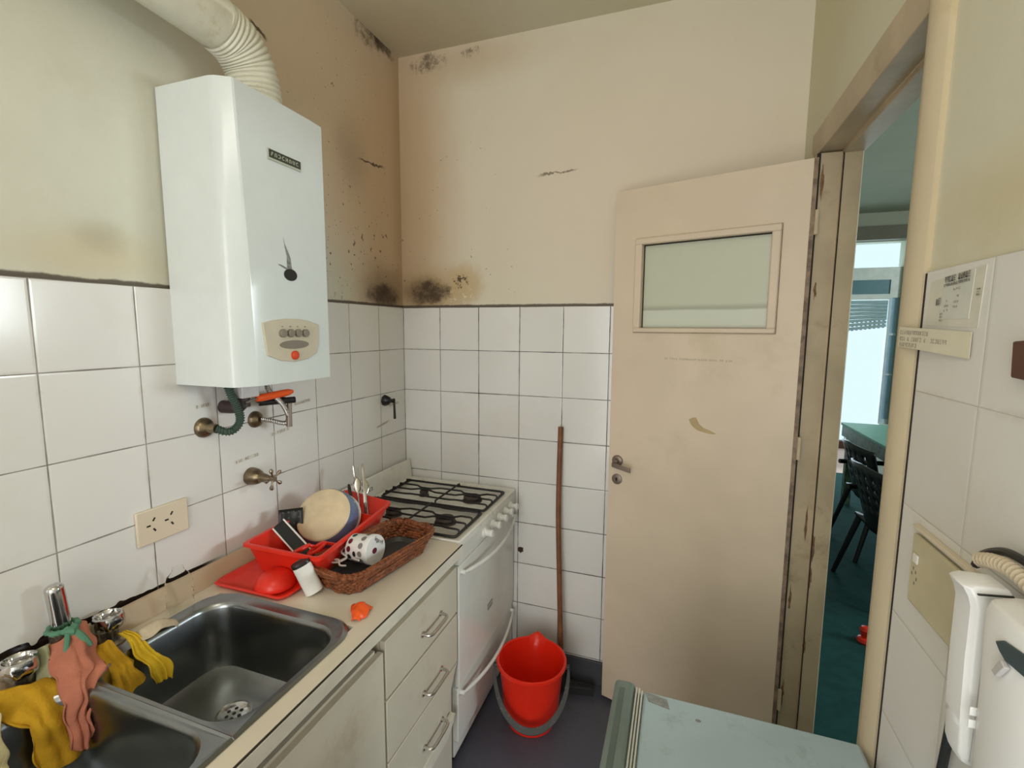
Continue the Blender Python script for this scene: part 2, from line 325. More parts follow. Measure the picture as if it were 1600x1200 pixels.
def clear_mat():
    m, nt, b = new_mat('clear_plastic'); g = G(nt)
    b.inputs['Base Color'].default_value = (0.95, 0.97, 0.95, 1); b.inputs['Transmission Weight'].default_value = 1.0
    b.inputs['Roughness'].default_value = 0.06; b.inputs['IOR'].default_value = 1.035
    nt.links.new(g.bump(g.noise(40, 3), 0.3), b.inputs['Normal']); return m
M['clear'] = clear_mat()
def badge_mat():
    return P('badge_dark', (0.045, 0.05, 0.03), 0.35)
M['badge'] = badge_mat()
M['badge_edge'] = P('badge_edge', (0.45, 0.47, 0.38), 0.3)

# ------------------------------------------------------------------ mesh helpers (all in world coordinates)
class MB:
    def __init__(s): s.v = []; s.f = []; s.sm = []
    def add(s, vs, fs, smooth=False):
        o = len(s.v); s.v += [V(p) for p in vs]
        for f in fs: s.f.append(tuple(i + o for i in f)); s.sm.append(smooth)
        return s
    def box(s, a, b, T=None):
        (x0, y0, z0), (x1, y1, z1) = a, b
        vs = [V(p) for p in ((x0, y0, z0), (x1, y0, z0), (x1, y1, z0), (x0, y1, z0), (x0, y0, z1), (x1, y0, z1), (x1, y1, z1), (x0, y1, z1))]
        if T: vs = [T @ p for p in vs]
        return s.add(vs, [(0, 3, 2, 1), (4, 5, 6, 7), (0, 1, 5, 4), (1, 2, 6, 5), (2, 3, 7, 6), (3, 0, 4, 7)])
    def tube(s, pts, r, n=10, caps=True, closed=False, squash=None):
        pts = [V(p) for p in pts]; N = len(pts)
        rs = r if isinstance(r, (list, tuple)) else [r] * N
        d0 = (pts[1] - pts[0]).normalized(); ref = V((0, 0, 1)) if abs(d0.z) < 0.9 else V((1, 0, 0))
        nrm = d0.cross(ref).normalized(); vs = []; fs = []
        for i, p in enumerate(pts):
            if closed: d = pts[(i + 1) % N] - pts[i - 1]
            else: d = (pts[min(i + 1, N - 1)] - pts[max(i - 1, 0)])
            d = d.normalized() if d.length > 1e-9 else d0
            nrm = (nrm - d * nrm.dot(d)).normalized(); bi = d.cross(nrm)
            for k in range(n):
                a = 2 * PI * k / n; q = nrm * math.cos(a) + bi * math.sin(a)
                vs.append(p + q * rs[i])
        M_ = N if closed else N - 1
        for i in range(M_):
            for k in range(n):
                a = i * n + k; b = i * n + (k + 1) % n; j = ((i + 1) % N) * n
                fs.append((a, b, j + (k + 1) % n, j + k))
        s.add(vs, fs, True)
        if caps and not closed:
            o = len(s.v) - len(vs)
            s.f.append(tuple(o + k for k in range(n))[::-1]); s.sm.append(False)
            s.f.append(tuple(o + (N - 1) * n + k for k in range(n))); s.sm.append(False)
        return s
    def lathe(s, prof, T=None, n=32, closed=False, cap0=True, cap1=True):
        """prof [(r,z)] about z, transformed by T"""
        vs = []; fs = []; L = len(prof)
        for r, z in prof:
            for k in range(n):
                a = 2 * PI * k / n; p = V((r * math.cos(a), r * math.sin(a), z)); vs.append(T @ p if T else p)
        for i in range(L if closed else L - 1):
            for k in range(n):
                j = ((i + 1) % L) * n
                fs.append((i * n + k, i * n + (k + 1) % n, j + (k + 1) % n, j + k))
        s.add(vs, fs, True); o = len(s.v) - len(vs)
        if not closed:
            if cap0: s.f.append(tuple(o + k for k in range(n))[::-1]); s.sm.append(False)
            if cap1: s.f.append(tuple(o + (L - 1) * n + k for k in range(n))); s.sm.append(False)
        return s
    def loft(s, loops, cap0=True, cap1=True, smooth=True, ring=True):
        n = len(loops[0]); vs = [p for l in loops for p in l]; fs = []
        for i in range(len(loops) - 1):
            for k in range(n if ring else n - 1):
                fs.append((i * n + k, i * n + (k + 1) % n, (i + 1) * n + (k + 1) % n, (i + 1) * n + k))
        s.add(vs, fs, smooth); o = len(s.v) - len(vs)
        if cap0: s.f.append(tuple(o + k for k in range(n))[::-1]); s.sm.append(False)
        if cap1: s.f.append(tuple(o + (len(loops) - 1) * n + k for k in range(n))); s.sm.append(False)
        return s
    def prism(s, poly, off, smooth=False):
        """flat polygon (3-D points) extruded by vector off"""
        off = V(off); return s.loft([[V(p) for p in poly], [V(p) + off for p in poly]], smooth=smooth)
    def grid(s, fn, nu, nv, smooth=True):
        vs = [fn(i / nu, j / nv) for j in range(nv + 1) for i in range(nu + 1)]; W_ = nu + 1
        return s.add(vs, [(j * W_ + i, j * W_ + i + 1, (j + 1) * W_ + i + 1, (j + 1) * W_ + i) for j in range(nv) for i in range(nu)], smooth)
    def build(s, name, mat, parent=None, bevel=0.0, seg=2, solid=0.0, angle=35, kind=None, label=None, subd=0, fix=True):
        base = V((0, 0, 0))
        q = parent
        while q is not None: base = base + V(q.location); q = q.parent
        me = bpy.data.meshes.new(name)
        if parent is None and s.v:
            xs = [p.x for p in s.v]; ys = [p.y for p in s.v]; zs = [p.z for p in s.v]
            base = V(((min(xs) + max(xs)) / 2, (min(ys) + max(ys)) / 2, min(zs))) if kind != 'structure' else V((0, 0, 0))
        me.from_pydata([tuple(p - base) for p in s.v], [], s.f); me.update()
        if fix:
            import bmesh
            bm = bmesh.new(); bm.from_mesh(me); bmesh.ops.recalc_face_normals(bm, faces=bm.faces); bm.to_mesh(me); bm.free()
        me.polygons.foreach_set('use_smooth', [True] * len(me.polygons))
        me.set_sharp_from_angle(angle=math.radians(angle))
        me.materials.append(M[mat] if isinstance(mat, str) else mat)
        o = bpy.data.objects.new(name, me); COL.objects.link(o)
        if parent is not None: o.parent = parent
        else: o.location = base
        if solid:
            k = o.modifiers.new('thickness', 'SOLIDIFY'); k.thickness = solid; k.offset = 0
        if bevel:
            k = o.modifiers.new('bevel', 'BEVEL'); k.width = bevel; k.segments = seg; k.limit_method = 'ANGLE'; k.angle_limit = math.radians(40)
            k.harden_normals = False
        if subd:
            k = o.modifiers.new('subdivision', 'SUBSURF'); k.levels = subd; k.render_levels = subd
        if kind: o['kind'] = kind
        if label: o['label'] = label
        return o
def tag(o, label, cat, group=None):
    o['label'] = label; o['category'] = cat
    if group: o['group'] = group
    return o
def thing(name, loc, label, cat, group=None):
    o = bpy.data.objects.new(name, None); COL.objects.link(o); o.location = loc; o.empty_display_size = 0.05
    return tag(o, label, cat, group)
def dup(root, off, label, group=None):
    """copy a thing with its parts and sub-parts"""
    def cp(o, par):
        c = o.copy(); COL.objects.link(c)
        if par is not None: c.parent = par
        for ch in list(o.children): cp(ch, c)
        return c
    r = cp(root, None); r.location = V(root.location) + V(off); r['label'] = label
    if group: r['group'] = group
    return r
def frame_T(o, zdir, xhint=(1, 0, 0)):
    z = V(zdir).normalized(); x = V(xhint) if abs(z.x) < 0.9 else V((0, 1, 0)); x = (x - z * x.dot(z)).normalized(); y = z.cross(x)
    return Matrix(((x.x, y.x, z.x, o[0]), (x.y, y.y, z.y, o[1]), (x.z, y.z, z.z, o[2]), (0, 0, 0, 1)))
def rrect(cx, cy, hx, hy, r, z, n=6, yaw=0.0):
    pts = []
    for (sx, sy, a0) in ((1, 1, 0), (-1, 1, 90), (-1, -1, 180), (1, -1, 270)):
        for k in range(n + 1):
            a = math.radians(a0 + 90 * k / n)
            pts.append((sx * (hx - r) + r * math.cos(a), sy * (hy - r) + r * math.sin(a)))
    c, s_ = math.cos(yaw), math.sin(yaw)
    return [V((cx + x * c - y * s_, cy + x * s_ + y * c, z)) for x, y in pts]
def spline(pts, n=8, closed=False):
    pts = [V(p) for p in pts]; out = []; N = len(pts)
    for i in range(N if closed else N - 1):
        if closed: p0, p1, p2, p3 = pts[i - 1], pts[i], pts[(i + 1) % N], pts[(i + 2) % N]
        else: p0, p1, p2, p3 = pts[max(i - 1, 0)], pts[i], pts[i + 1], pts[min(i + 2, N - 1)]
        for k in range(n):
            t = k / n
            out.append(0.5 * ((2 * p1) + (p2 - p0) * t + (2 * p0 - 5 * p1 + 4 * p2 - p3) * t * t + (3 * p1 - p0 - 3 * p2 + p3) * t ** 3))
    if not closed: out.append(pts[-1])
    return out
def scribble(mb, o, ud, vd, L, h, nrm, n=14, seed=1, th=0.0004):
    """a line of small worn characters"""
    rnd = random.Random(seed); o, ud, vd, nrm = V(o), V(ud).normalized(), V(vd).normalized(), V(nrm).normalized() * th
    w = L / n
    for i in range(n):
        if rnd.random() < 0.10: continue
        a = o + ud * (i * w + w * 0.12); cw = w * 0.62; t = h * 0.2
        segs = [((0, 0), (t, h)), ((0, h - t), (cw, h)), ((0, h * .42), (cw * .8, h * .42 + t)), ((cw - t, 0), (cw, h)), ((0, 0), (cw, t))]
        for (u0, v0), (u1, v1) in rnd.sample(segs, 3):
            q = [a + ud * u0 + vd * v0, a + ud * u1 + vd * v0, a + ud * u1 + vd * v1, a + ud * u0 + vd * v1]
            mb.prism(q, nrm)
def text_mb(mb, s, o, ud, vd, size, nrm, th=0.0006):
    cu = bpy.data.curves.new('txt', 'FONT'); cu.body = s; cu.size = size; cu.extrude = 0.0
    ob = bpy.data.objects.new('txt', cu); COL.objects.link(ob)
    me = bpy.data.meshes.new_from_object(ob)
    ud, vd, nrm, o = V(ud).normalized(), V(vd).normalized(), V(nrm).normalized(), V(o)
    mb.add([o + ud * v.co.x + vd * v.co.y + nrm * th for v in me.vertices], [tuple(p.vertices) for p in me.polygons])
    bpy.data.objects.remove(ob); bpy.data.curves.remove(cu); bpy.data.meshes.remove(me)

# ------------------------------------------------------------------ the kitchen shell
W = 1.668; H = 2.86; YF = -3.55; RT = W + 0.10
mb = MB(); mb.box((-0.2, YF - 0.15, -0.1), (RT, 0.15, 0)); mb.build('floor', 'floor', kind='structure')
mb = MB(); mb.box((-0.2, YF - 0.15, H), (RT, 0.15, H + 0.1)); mb.build('ceiling', 'ceiling', kind='structure')
mb = MB(); mb.box((-0.2, YF - 0.15, 0), (-0.006, 0.15, H)); wl = mb.build('wall_left', 'plaster_left', kind='structure')
mb = MB(); mb.box((-0.006, YF, 0), (0.0, 0, 1.72)); mb.build('tile_cladding', 'tile_left', wl)
mb = MB(); mb.box((-0.006, 0.006, 0), (RT, 0.15, H)); wb = mb.build('wall_back', 'plaster_back', kind='structure')
mb = MB(); mb.box((0.0, 0.0, 0.0), (W, 0.006, 1.72)); mb.build('tile_cladding', 'tile_back', wb)
OY0, OY1, OZ = -0.955, -0.225, 2.215     # rough opening of the doorway
mb = MB()
mb.box((W + 0.006, OY1, 0), (RT, 0.006, H)); mb.box((W + 0.006, YF, 0), (RT, OY0, H)); mb.box((W + 0.006, OY0, OZ), (RT, OY1, H))
wr = mb.build('wall_right', 'plaster_right', kind='structure')
mb = MB(); mb.box((W, OY1 + 0.04, 0), (W + 0.006, 0.0, 1.72)); mb.box((W, YF, 0), (W + 0.006, OY0 - 0.06, 1.72)); mb.build('tile_cladding', 'tile_right', wr)
mb = MB()
mb.box((-0.006, YF - 0.15, 2.45), (RT, YF, H)); mb.box((-0.006, YF - 0.15, 0), (0.34, YF, 2.45)); mb.box((1.60, YF - 0.15, 0), (RT, YF, 2.45))
mb.build('wall_front', 'plaster', kind='structure')
mb = MB()
for a, b in (((0.34, 0.0), (0.39, 2.45)), ((1.55, 0.0), (1.60, 2.45)), ((0.39, 0.0), (1.55, 0.06)), ((0.39, 2.40), (1.55, 2.45)), ((0.39, 0.95), (1.55, 0.99))):
    mb.box((a[0], YF - 0.10, a[1]), (b[0], YF - 0.05, b[1]))
mb.build('unseen_glazed_door', 'alu', kind='structure')  # unseen frame, made full height to let fill light in low
mb = MB(); mb.box((0.60, -0.012, 0.0), (W, 0.0, 0.115)); mb.build('baseboard_back', 'baseboard', kind='structure', bevel=0.003)

# door frame lining the doorway (pressed metal, with a rebate)
def jamb(mb, y_in, sgn, y_cas):
    # profile in x,y: kitchen casing, rebate, living-room side
    pr = [(W - 0.012, y_cas), (W - 0.012, y_in + sgn * -0.016), (W + 0.002, y_in), (W + 0.045, y_in), (W + 0.045, y_in - sgn * 0.014), (RT + 0.012, y_in - sgn * 0.014), (RT + 0.012, y_cas)]
    return pr
mb = MB()
pr = [(W - 0.010, -0.185), (W - 0.010, -0.245), (W - 0.004, -0.258), (W + 0.058, -0.258), (W + 0.058, -0.272), (RT + 0.008, -0.272), (RT + 0.012, -0.262), (RT + 0.012, -0.185)]
mb.prism([(x, y, 0) for x, y in pr], (0, 0, 2.17)); o1 = mb.build('trim_1', 'frame_dirty', kind='structure', bevel=0.002)
mb = MB(); mb.box((W + 0.0565, -0.2732, 0.0), (W + 0.0600, -0.2716, 2.16)); mb.build('rebate_line', 'grime_or_gap', o1)  # thin dark strip along the rebate step
mb = MB(); mb.box((W - 0.0085, -0.2595, 0.0), (W + 0.0005, -0.2450, 2.17)); mb.build('hinge_gap_shade', 'grime_or_gap', o1)  # dark of the gap beside the leaf, put in as a strip
chip_r = random.Random(4)
for (zc, xc, hh) in ((0.98, W + 0.040, 0.06), (0.90, W + 0.062, 0.05), (0.80, W + 0.061, 0.035), (0.70, W + 0.010, 0.05), (1.75, W + 0.012, 0.03), (2.08, W + 0.008, 0.05), (0.35, W + 0.009, 0.05), (0.55, W + 0.060, 0.03)):
    yj = -0.2586 if xc < W + 0.058 else -0.2726; pts_ = []
    for k in range(14):
        a_ = 2 * PI * k / 14; pts_.append((xc + 0.0045 * math.cos(a_) * chip_r.uniform(.5, 1.3), yj, zc + hh * math.sin(a_) * chip_r.uniform(.6, 1.2)))
    mb = MB(); mb.prism(pts_, (0, -0.0004, 0)); mb.build('paint_chip', 'bare_dark', o1)
mb = MB()
pr = [(W + 0.008, -1.028), (W - 0.004, -1.032), (W - 0.012, -1.018), (W - 0.0155, -0.998), (W - 0.012, -0.975), (W - 0.002, -0.958), (W + 0.014, -0.948), (W + 0.045, -0.945), (W + 0.058, -0.945), (W + 0.058, -0.930), (RT + 0.012, -0.930), (RT + 0.012, -1.028)]
mb.prism([(x, y, 0) for x, y in pr], (0, 0, 2.19)); o2 = mb.build('trim_2', 'frame', kind='structure', angle=50)
mb = MB()
pr = [(W - 0.010, 2.247), (W - 0.010, 2.195), (W - 0.002, 2.175), (W + 0.058, 2.175), (W + 0.058, 2.160), (RT + 0.012, 2.160), (RT + 0.012, 2.247)]
mb.prism([(x, -1.032, z) for x, z in pr], (0, 0.85, 0)); o3 = mb.build('trim_3', 'frame_dirty', kind='structure', bevel=0.002)
mb = MB(); mb.box((W - 0.0006, -1.0375, 0.75), (W + 0.001, -1.0318, 1.718)); mb.build('casing_gap_shade', 'grime_or_gap', o2)  # dark of the gap between casing and tiles, put in as a strip
# threshold
mb = MB(); mb.box((RT - 0.02, OY0, -0.02), (RT + 0.03, OY1, 0.006)); mb.build('trim_4', 'black', kind='structure')

# ------------------------------------------------------------------ kitchen door standing open
D0 = V((1.660, -0.275, 0)); D1 = V((1.024, -0.085, 0)); dt = (D1 - D0).normalized(); dn = V((dt.y, -dt.x, 0)); DL = (D1 - D0).length
if dn.y > 0: dn = -dn                     # dn points into the kitchen
def dp(s_, z, n=0.0): return D0 + dt * s_ + V((0, 0, z)) + dn * n
def dbox(mb, s0, s1, z0, z1, n0, n1):
    vs = [dp(a, z, n) for z in (z0, z1) for (a, n) in ((s0, n0), (s1, n0), (s1, n1), (s0, n1))]
    mb.add(vs, [(0, 3, 2, 1), (4, 5, 6, 7), (0, 1, 5, 4), (1, 2, 6, 5), (2, 3, 7, 6), (3, 0, 4, 7)])
DT = -0.034; WS0, WS1, WZ0, WZ1 = 0.112, 0.552, 1.627, 1.944
mb = MB()
dbox(mb, 0.012, WS0, 0.022, 2.153, DT, 0); dbox(mb, WS1, DL, 0.022, 2.153, DT, 0)
dbox(mb, WS0, WS1, 0.022, WZ0, DT, 0); dbox(mb, WS0, WS1, WZ1, 2.153, DT, 0)
door = mb.build('door_1', 'door', kind='structure'); door['label'] = 'open cream kitchen door with a small frosted window'
mb = MB()
e = 0.026
for a in ((WS0 - e, WS1 + e, WZ1 - 0.002, WZ1 + 0.022), (WS0 - e, WS1 + e, WZ0 - 0.016, WZ0 + 0.002), (WS0 - e, WS0 + 0.002, WZ0, WZ1), (WS1 - 0.002, WS1 + e, WZ0, WZ1)):
    dbox(mb, a[0], a[1], a[2], a[3], -0.004, 0.014)
fr = mb.build('window_moulding', 'door', door, bevel=0.005, seg=3)
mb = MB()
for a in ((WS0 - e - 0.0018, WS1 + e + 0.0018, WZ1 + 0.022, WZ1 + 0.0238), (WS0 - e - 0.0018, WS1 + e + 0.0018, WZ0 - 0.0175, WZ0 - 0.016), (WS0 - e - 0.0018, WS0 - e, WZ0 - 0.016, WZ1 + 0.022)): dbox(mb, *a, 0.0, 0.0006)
mb.build('moulding_shade', 'door_edge_and_shade', door)  # dark outline standing in for the shade round the moulding
mb = MB(); dbox(mb, WS0 - 0.002, WS1 + 0.002, WZ0 - 0.002, WZ1 + 0.002, -0.026, -0.021); mb.build('frosted_pane', 'frosted', door)
mb = MB()
for a in ((WS0, WS1, WZ1 - 0.004, WZ1), (WS0, WS1, WZ0, WZ0 + 0.003), (WS0, WS0 + 0.003, WZ0, WZ1), (WS1 - 0.003, WS1, WZ0, WZ1)): dbox(mb, *a, -0.0212, -0.017)
mb.build('pane_edge_shade', 'grime_or_gap', door)  # dark strips round the pane for the inner shadow of its recess
mb = MB()       # worn hinge-side edge of the leaf, browned for the dark gap beside it
dbox(mb, 0.0, 0.012, 0.022, 2.153, DT, 0.0005); mb.build('hinge_edge', 'door_edge_and_shade', door)
for z in (0.30, 1.20, 1.92):
    mb = MB(); p = dp(-0.006, z, 0.004)
    mb.tube([p, p + V((0, 0, 0.075))], 0.0055, 10); mb.build('hinge', 'frame_dirty', door)
mb = MB(); scribble(mb, dp(0.452, 1.5115, 0.0005), -dt, (0, 0, 1), 0.24, 0.006, dn, 34, 3)
ts = MB(); dbox(ts, 0.195, 0.468, 1.508, 1.521, 0.0, 0.0004); tso = ts.build('tape_strip', 'door', door, label='thin clear tape strip with tiny lettering')
mb.build('lettering', 'ink_soft', tso)
poly = [(0.350, 1.292), (0.336, 1.300), (0.325, 1.302), (0.318, 1.290), (0.312, 1.278), (0.296, 1.266), (0.275, 1.260), (0.252, 1.250), (0.262, 1.246), (0.285, 1.248), (0.302, 1.251), (0.316, 1.254), (0.330, 1.262), (0.343, 1.276)]
mb = MB(); mb.prism([dp(s_, z, 0.0001) for s_, z in poly], dn * 0.0003); mb.build('peeled_patch', 'bare', door, label='peeled patch of bare wood')
mb = MB()
T = frame_T(dp(0.625, 1.088, 0.0), dn); mb.lathe([(0.0, 0), (0.023, 0), (0.0225, 0.006), (0.019, 0.009), (0.010, 0.010), (0.008, 0.030), (0.0, 0.030)], T, 24, cap0=False, cap1=False)
pts = [dp(0.633, 1.078, 0.030), dp(0.632, 1.079, 0.040), dp(0.618, 1.078, 0.044), dp(0.590, 1.073, 0.044), dp(0.552, 1.067, 0.043)]
for i in range(len(pts) - 1):
    d = (pts[i + 1] - pts[i]); 
lv = []
for p in pts[1:]:
    lv.append([p + V((0, 0, 0.009)) + dn * 0.004, p + V((0, 0, 0.009)) - dn * 0.004, p - V((0, 0, 0.009)) - dn * 0.004, p - V((0, 0, 0.009)) + dn * 0.004])
mb.loft(lv, smooth=False)
dh = mb.build('door_handle', 'steel_dull', door, bevel=0.0015)
mb = MB(); T = frame_T(dp(0.625, 1.010, 0.0), dn); mb.lathe([(0.0, 0), (0.022, 0), (0.0215, 0.004), (0.018, 0.006), (0.0, 0.0065)], T, 24, cap0=False, cap1=False)
kp = mb.build('keyhole_plate', 'steel_dull', door)
mb = MB(); mb.prism([dp(0.625 + a * 0.004, 1.012 + b * 0.004, 0.0066) for a, b in ((-1, 1.2), (1, 1.2), (1, 0), (.6, -2.3), (-.6, -2.3), (-1, 0))], dn * 0.0003); mb.build('keyhole', 'black', kp)

# ------------------------------------------------------------------ the living room beyond the doorway
LX = RT
mb = MB(); mb.box((LX, -1.6, -0.1), (5.6, 4.25, 0)); mb.build('floor_2', 'teal_floor', kind='structure')
mb = MB(); mb.box((LX, -1.6, H), (5.6, 4.25, H + 0.1)); mb.build('ceiling_2', 'living_wall', kind='structure')
mb = MB(); mb.box((LX, OY1, 0), (LX + 0.006, 4.1, H)); mb.box((LX, -1.6, 0), (LX + 0.006, OY0, H)); mb.box((LX, OY0, OZ), (LX + 0.006, OY1, H)); mb.build('wall_side', 'living_wall', kind='structure')
mb = MB(); mb.box((LX, 0.15, 0), (LX - 0.1, 4.25, H)); mb.build('wall_inner', 'living_wall', kind='structure')
WX0, WX1 = 2.0, 3.45
mb = MB(); mb.box((LX, 4.1, 0), (WX0, 4.25, H)); mb.box((WX1, 4.1, 0), (5.6, 4.25, H)); mb.box((WX0, 4.1, 2.56), (WX1, 4.25, H)); mb.build('wall_far', 'living_wall', kind='structure')
mb = MB(); mb.box((5.5, -1.6, 0), (5.6, -0.5, H)); mb.box((5.5, 1.15, 0), (5.6, 4.1, H)); mb.box((5.5, -0.5, 0), (5.6, 1.15, 1.5)); mb.box((5.5, -0.5, 2.4), (5.6, 1.15, H)); mb.build('wall_east', 'living_wall', kind='structure')
mb = MB(); mb.box((5.52, -0.5, 1.5), (5.56, 1.15, 1.54)); mb.box((5.52, -0.5, 2.36), (5.56, 1.15, 2.4)); mb.box((5.52, -0.5, 1.54), (5.56, -0.46, 2.36)); mb.box((5.52, 1.11, 1.54), (5.56, 1.15, 2.36)); mb.build('window_3', 'alu', kind='structure')
mb = MB(); mb.box((LX, -1.75, 0), (5.6, -1.6, H)); mb.build('wall_near', 'living_wall', kind='structure')
mb = MB(); mb.box((1.9, 4.02, 2.57), (3.9, 4.10, 2.71)); mb.build('trim_5', 'beam', kind='structure')
# balcony door: frame, roller shutter let half down, glazed sash
mb = MB()
mb.box((WX0, 4.14, 2.24), (WX1, 4.20, 2.30)); mb.box((3.36, 4.14, 1.98), (WX1, 4.20, 2.24)); mb.box((WX0, 4.14, 1.96), (3.36, 4.20, 2.02)); mb.box((WX0, 4.14, 2.17), (3.36, 4.20, 2.24))
w2 = mb.build('window_2', 'alu', kind='structure')
mb = MB(); mb.box((WX0, 4.155, 2.02), (3.36, 4.165, 2.17)); mb.build('upper_panel', 'panel_teal', w2)
mb = MB()
n = 8; gp = MB()
for i in range(n):
    z1 = 1.955 - i * 0.036; sl = 0.13 * i / (n - 1)
    def sq(za, zb, ya, yb, m_): m_.prism([(WX0, ya, za - sl * 1.3), (3.355, ya, za), (3.355, ya, zb), (WX0, ya, zb - sl * 1.3)], (0, yb - ya, 0))
    sq(z1 - 0.031, z1, 4.150, 4.160, mb)
    if i < 5: sq(z1 - 0.037, z1 - 0.031, 4.155, 4.158, gp)
    else:
        for k in range(24): x_ = 2.4 + 0.04 * k; dz = -sl * (3.355 - x_) / (3.355 - WX0) * 1.3; gp.box((x_, 4.155, z1 - 0.037 + dz), (x_ + 0.022, 4.158, z1 - 0.030 + dz))
gp.build('slat_gaps', 'panel_teal', w2)
mb.build('roller_shutter', 'shutter', w2)
mb = MB()
mb.box((3.36, 4.14, 0.62), (3.385, 4.20, 1.98)); mb.box((3.385, 4.15, 0.62), (3.45, 4.19, 0.67)); mb.box((3.385, 4.15, 1.58), (3.45, 4.19, 1.605)); mb.box((3.385, 4.15, 1.15), (3.45, 4.19, 1.17))
w3 = mb.build('side_sash', 'alublue', w2)
mb = MB(); mb.box((3.385, 4.165, 0.67), (3.45, 4.170, 1.98)); mb.build('glass', 'sashglass', w3)
mb = MB(); mb.box((3.36, 4.1, 0), (3.45, 4.24, 0.62)); mb.build('sill_panel', 'alu', w2)
mb = MB(); mb.box((1.2, 4.25, -0.1), (5.6, 5.72, -0.005)); mb.build('floor_3', 'balcony', kind='structure')
mb = MB(); mb.box((1.2, 5.62, -0.005), (5.6, 5.72, 0.10)); pb = mb.build('trim_6', 'brown', kind='structure')

# dining table and chairs in the living room
t = thing('dining_table', (3.20, 2.7, 0), 'green-topped dining table in the room beyond the doorway', 'table')
mb = MB(); mb.prism([(2.755, 3.20, 0.74), (2.79, 0.95, 0.74), (3.7, 0.95, 0.74), (3.75, 3.15, 0.74)][::-1], (0, 0, 0.025)); mb.build('tabletop', 'table_top', t, bevel=0.004)
mb = MB(); 
def wallseg(mb, a, b, z0, z1, th):
    a, b = V(a), V(b); d = (b - a).normalized(); nn = V((-d.y, d.x, 0)) * th
    mb.prism([a + V((0, 0, z0)), b + V((0, 0, z0)), b + nn + V((0, 0, z0)), a + nn + V((0, 0, z0))], (0, 0, z1 - z0))
wallseg(mb, (2.765, 3.19, 0), (2.80, 0.96, 0), 0.64, 0.74, 0.02); wallseg(mb, (2.80, 0.96, 0), (3.69, 0.96, 0), 0.64, 0.74, 0.02); wallseg(mb, (2.77, 3.18, 0), (3.74, 3.13, 0), 0.64, 0.74, -0.02)
mb.build('apron', 'table_side', t)
for x, y in ((2.82, 3.12), (2.85, 1.02), (3.65, 1.02), (3.68, 3.08)):
    mb = MB(); mb.box((x - 0.03, y - 0.03, 0), (x + 0.03, y + 0.03, 0.64)); mb.build('leg', 'table_side', t)
def make_chair(px, py, rot, label):
    """moulded plastic armchair with a pierced curved back; rot = direction it faces"""
    t = thing('plastic_chair', (px, py, 0), label, 'chair', 'dark chairs beside the green table')
    c, s_ = math.cos(rot), math.sin(rot)
    def q(f, l, z): return V((px + f * c - l * s_, py + f * s_ + l * c, z))
    mb = MB()
    def seat(u, v): f = -0.22 + 0.44 * v; l = (u - 0.5) * 0.46; return q(f, l, 0.43 - 0.015 * math.cos((u - .5) * PI) - 0.01 * v)
    mb.grid(seat, 8, 8); mb.build('seat', 'chair', t, solid=0.02)
    mb = MB(); NU, NV = 22, 14; vs = []; fs = []
    for j in range(NV + 1):
        for i in range(NU + 1):
            u, v = i / NU, j / NV; a = (u - .5)
            vs.append(q(-0.22 - 0.10 * v + 0.22 * a * a * 1.2, a * (0.42 + 0.08 * v), 0.40 + 0.42 * v - 0.05 * abs(a) * v))
    for j in range(NV):
        for i in range(NU):
            if 5 <= j <= 12 and j % 2 == 1 and 3 <= i <= NU - 4 and i % 3 == 0: continue
            k = j * (NU + 1) + i; fs.append((k, k + 1, k + NU + 2, k + NU + 1))
    mb.add(vs, fs, True); bk = mb.build('backrest', 'chair', t, solid=0.014)
    for sx in (-1, 1):
        mb = MB(); mb.tube(spline([q(-0.28, 0.22 * sx, 0.61), q(-0.10, 0.25 * sx, 0.605), q(0.10, 0.25 * sx, 0.60), q(0.17, 0.24 * sx, 0.57), q(0.19, 0.23 * sx, 0.44)], 5), 0.018, 8); mb.build('armrest', 'chair', t)
        mb = MB(); mb.tube([q(0.18, 0.21 * sx, 0.43), q(0.25, 0.25 * sx, 0.0)], [0.020, 0.014], 8); mb.build('leg', 'chair', t)
        mb = MB(); mb.tube([q(-0.20, 0.20 * sx, 0.43), q(-0.31, 0.25 * sx, 0.0)], [0.020, 0.014], 8); mb.build('leg', 'chair', t)
    return t
make_chair(2.80, 2.06, math.radians(5), 'dark pierced-back chair further away, tucked under the green table corner')
make_chair(2.67, 1.38, math.radians(8), 'nearer dark armchair with curved back beside the green table')
t = MB(); t.lathe([(0.0, 0), (0.03, 0.0), (0.036, 0.01), (0.03, 0.024), (0.016, 0.03), (0.02, 0.05), (0.026, 0.07), (0.018, 0.085), (0.0, 0.09)], Matrix.Translation((2.262, 0.775, 0.0)), 16, cap0=False, cap1=False)
tag(t.build('red_toy', 'red'), 'small red object on the teal floor beyond the doorway', 'toy')

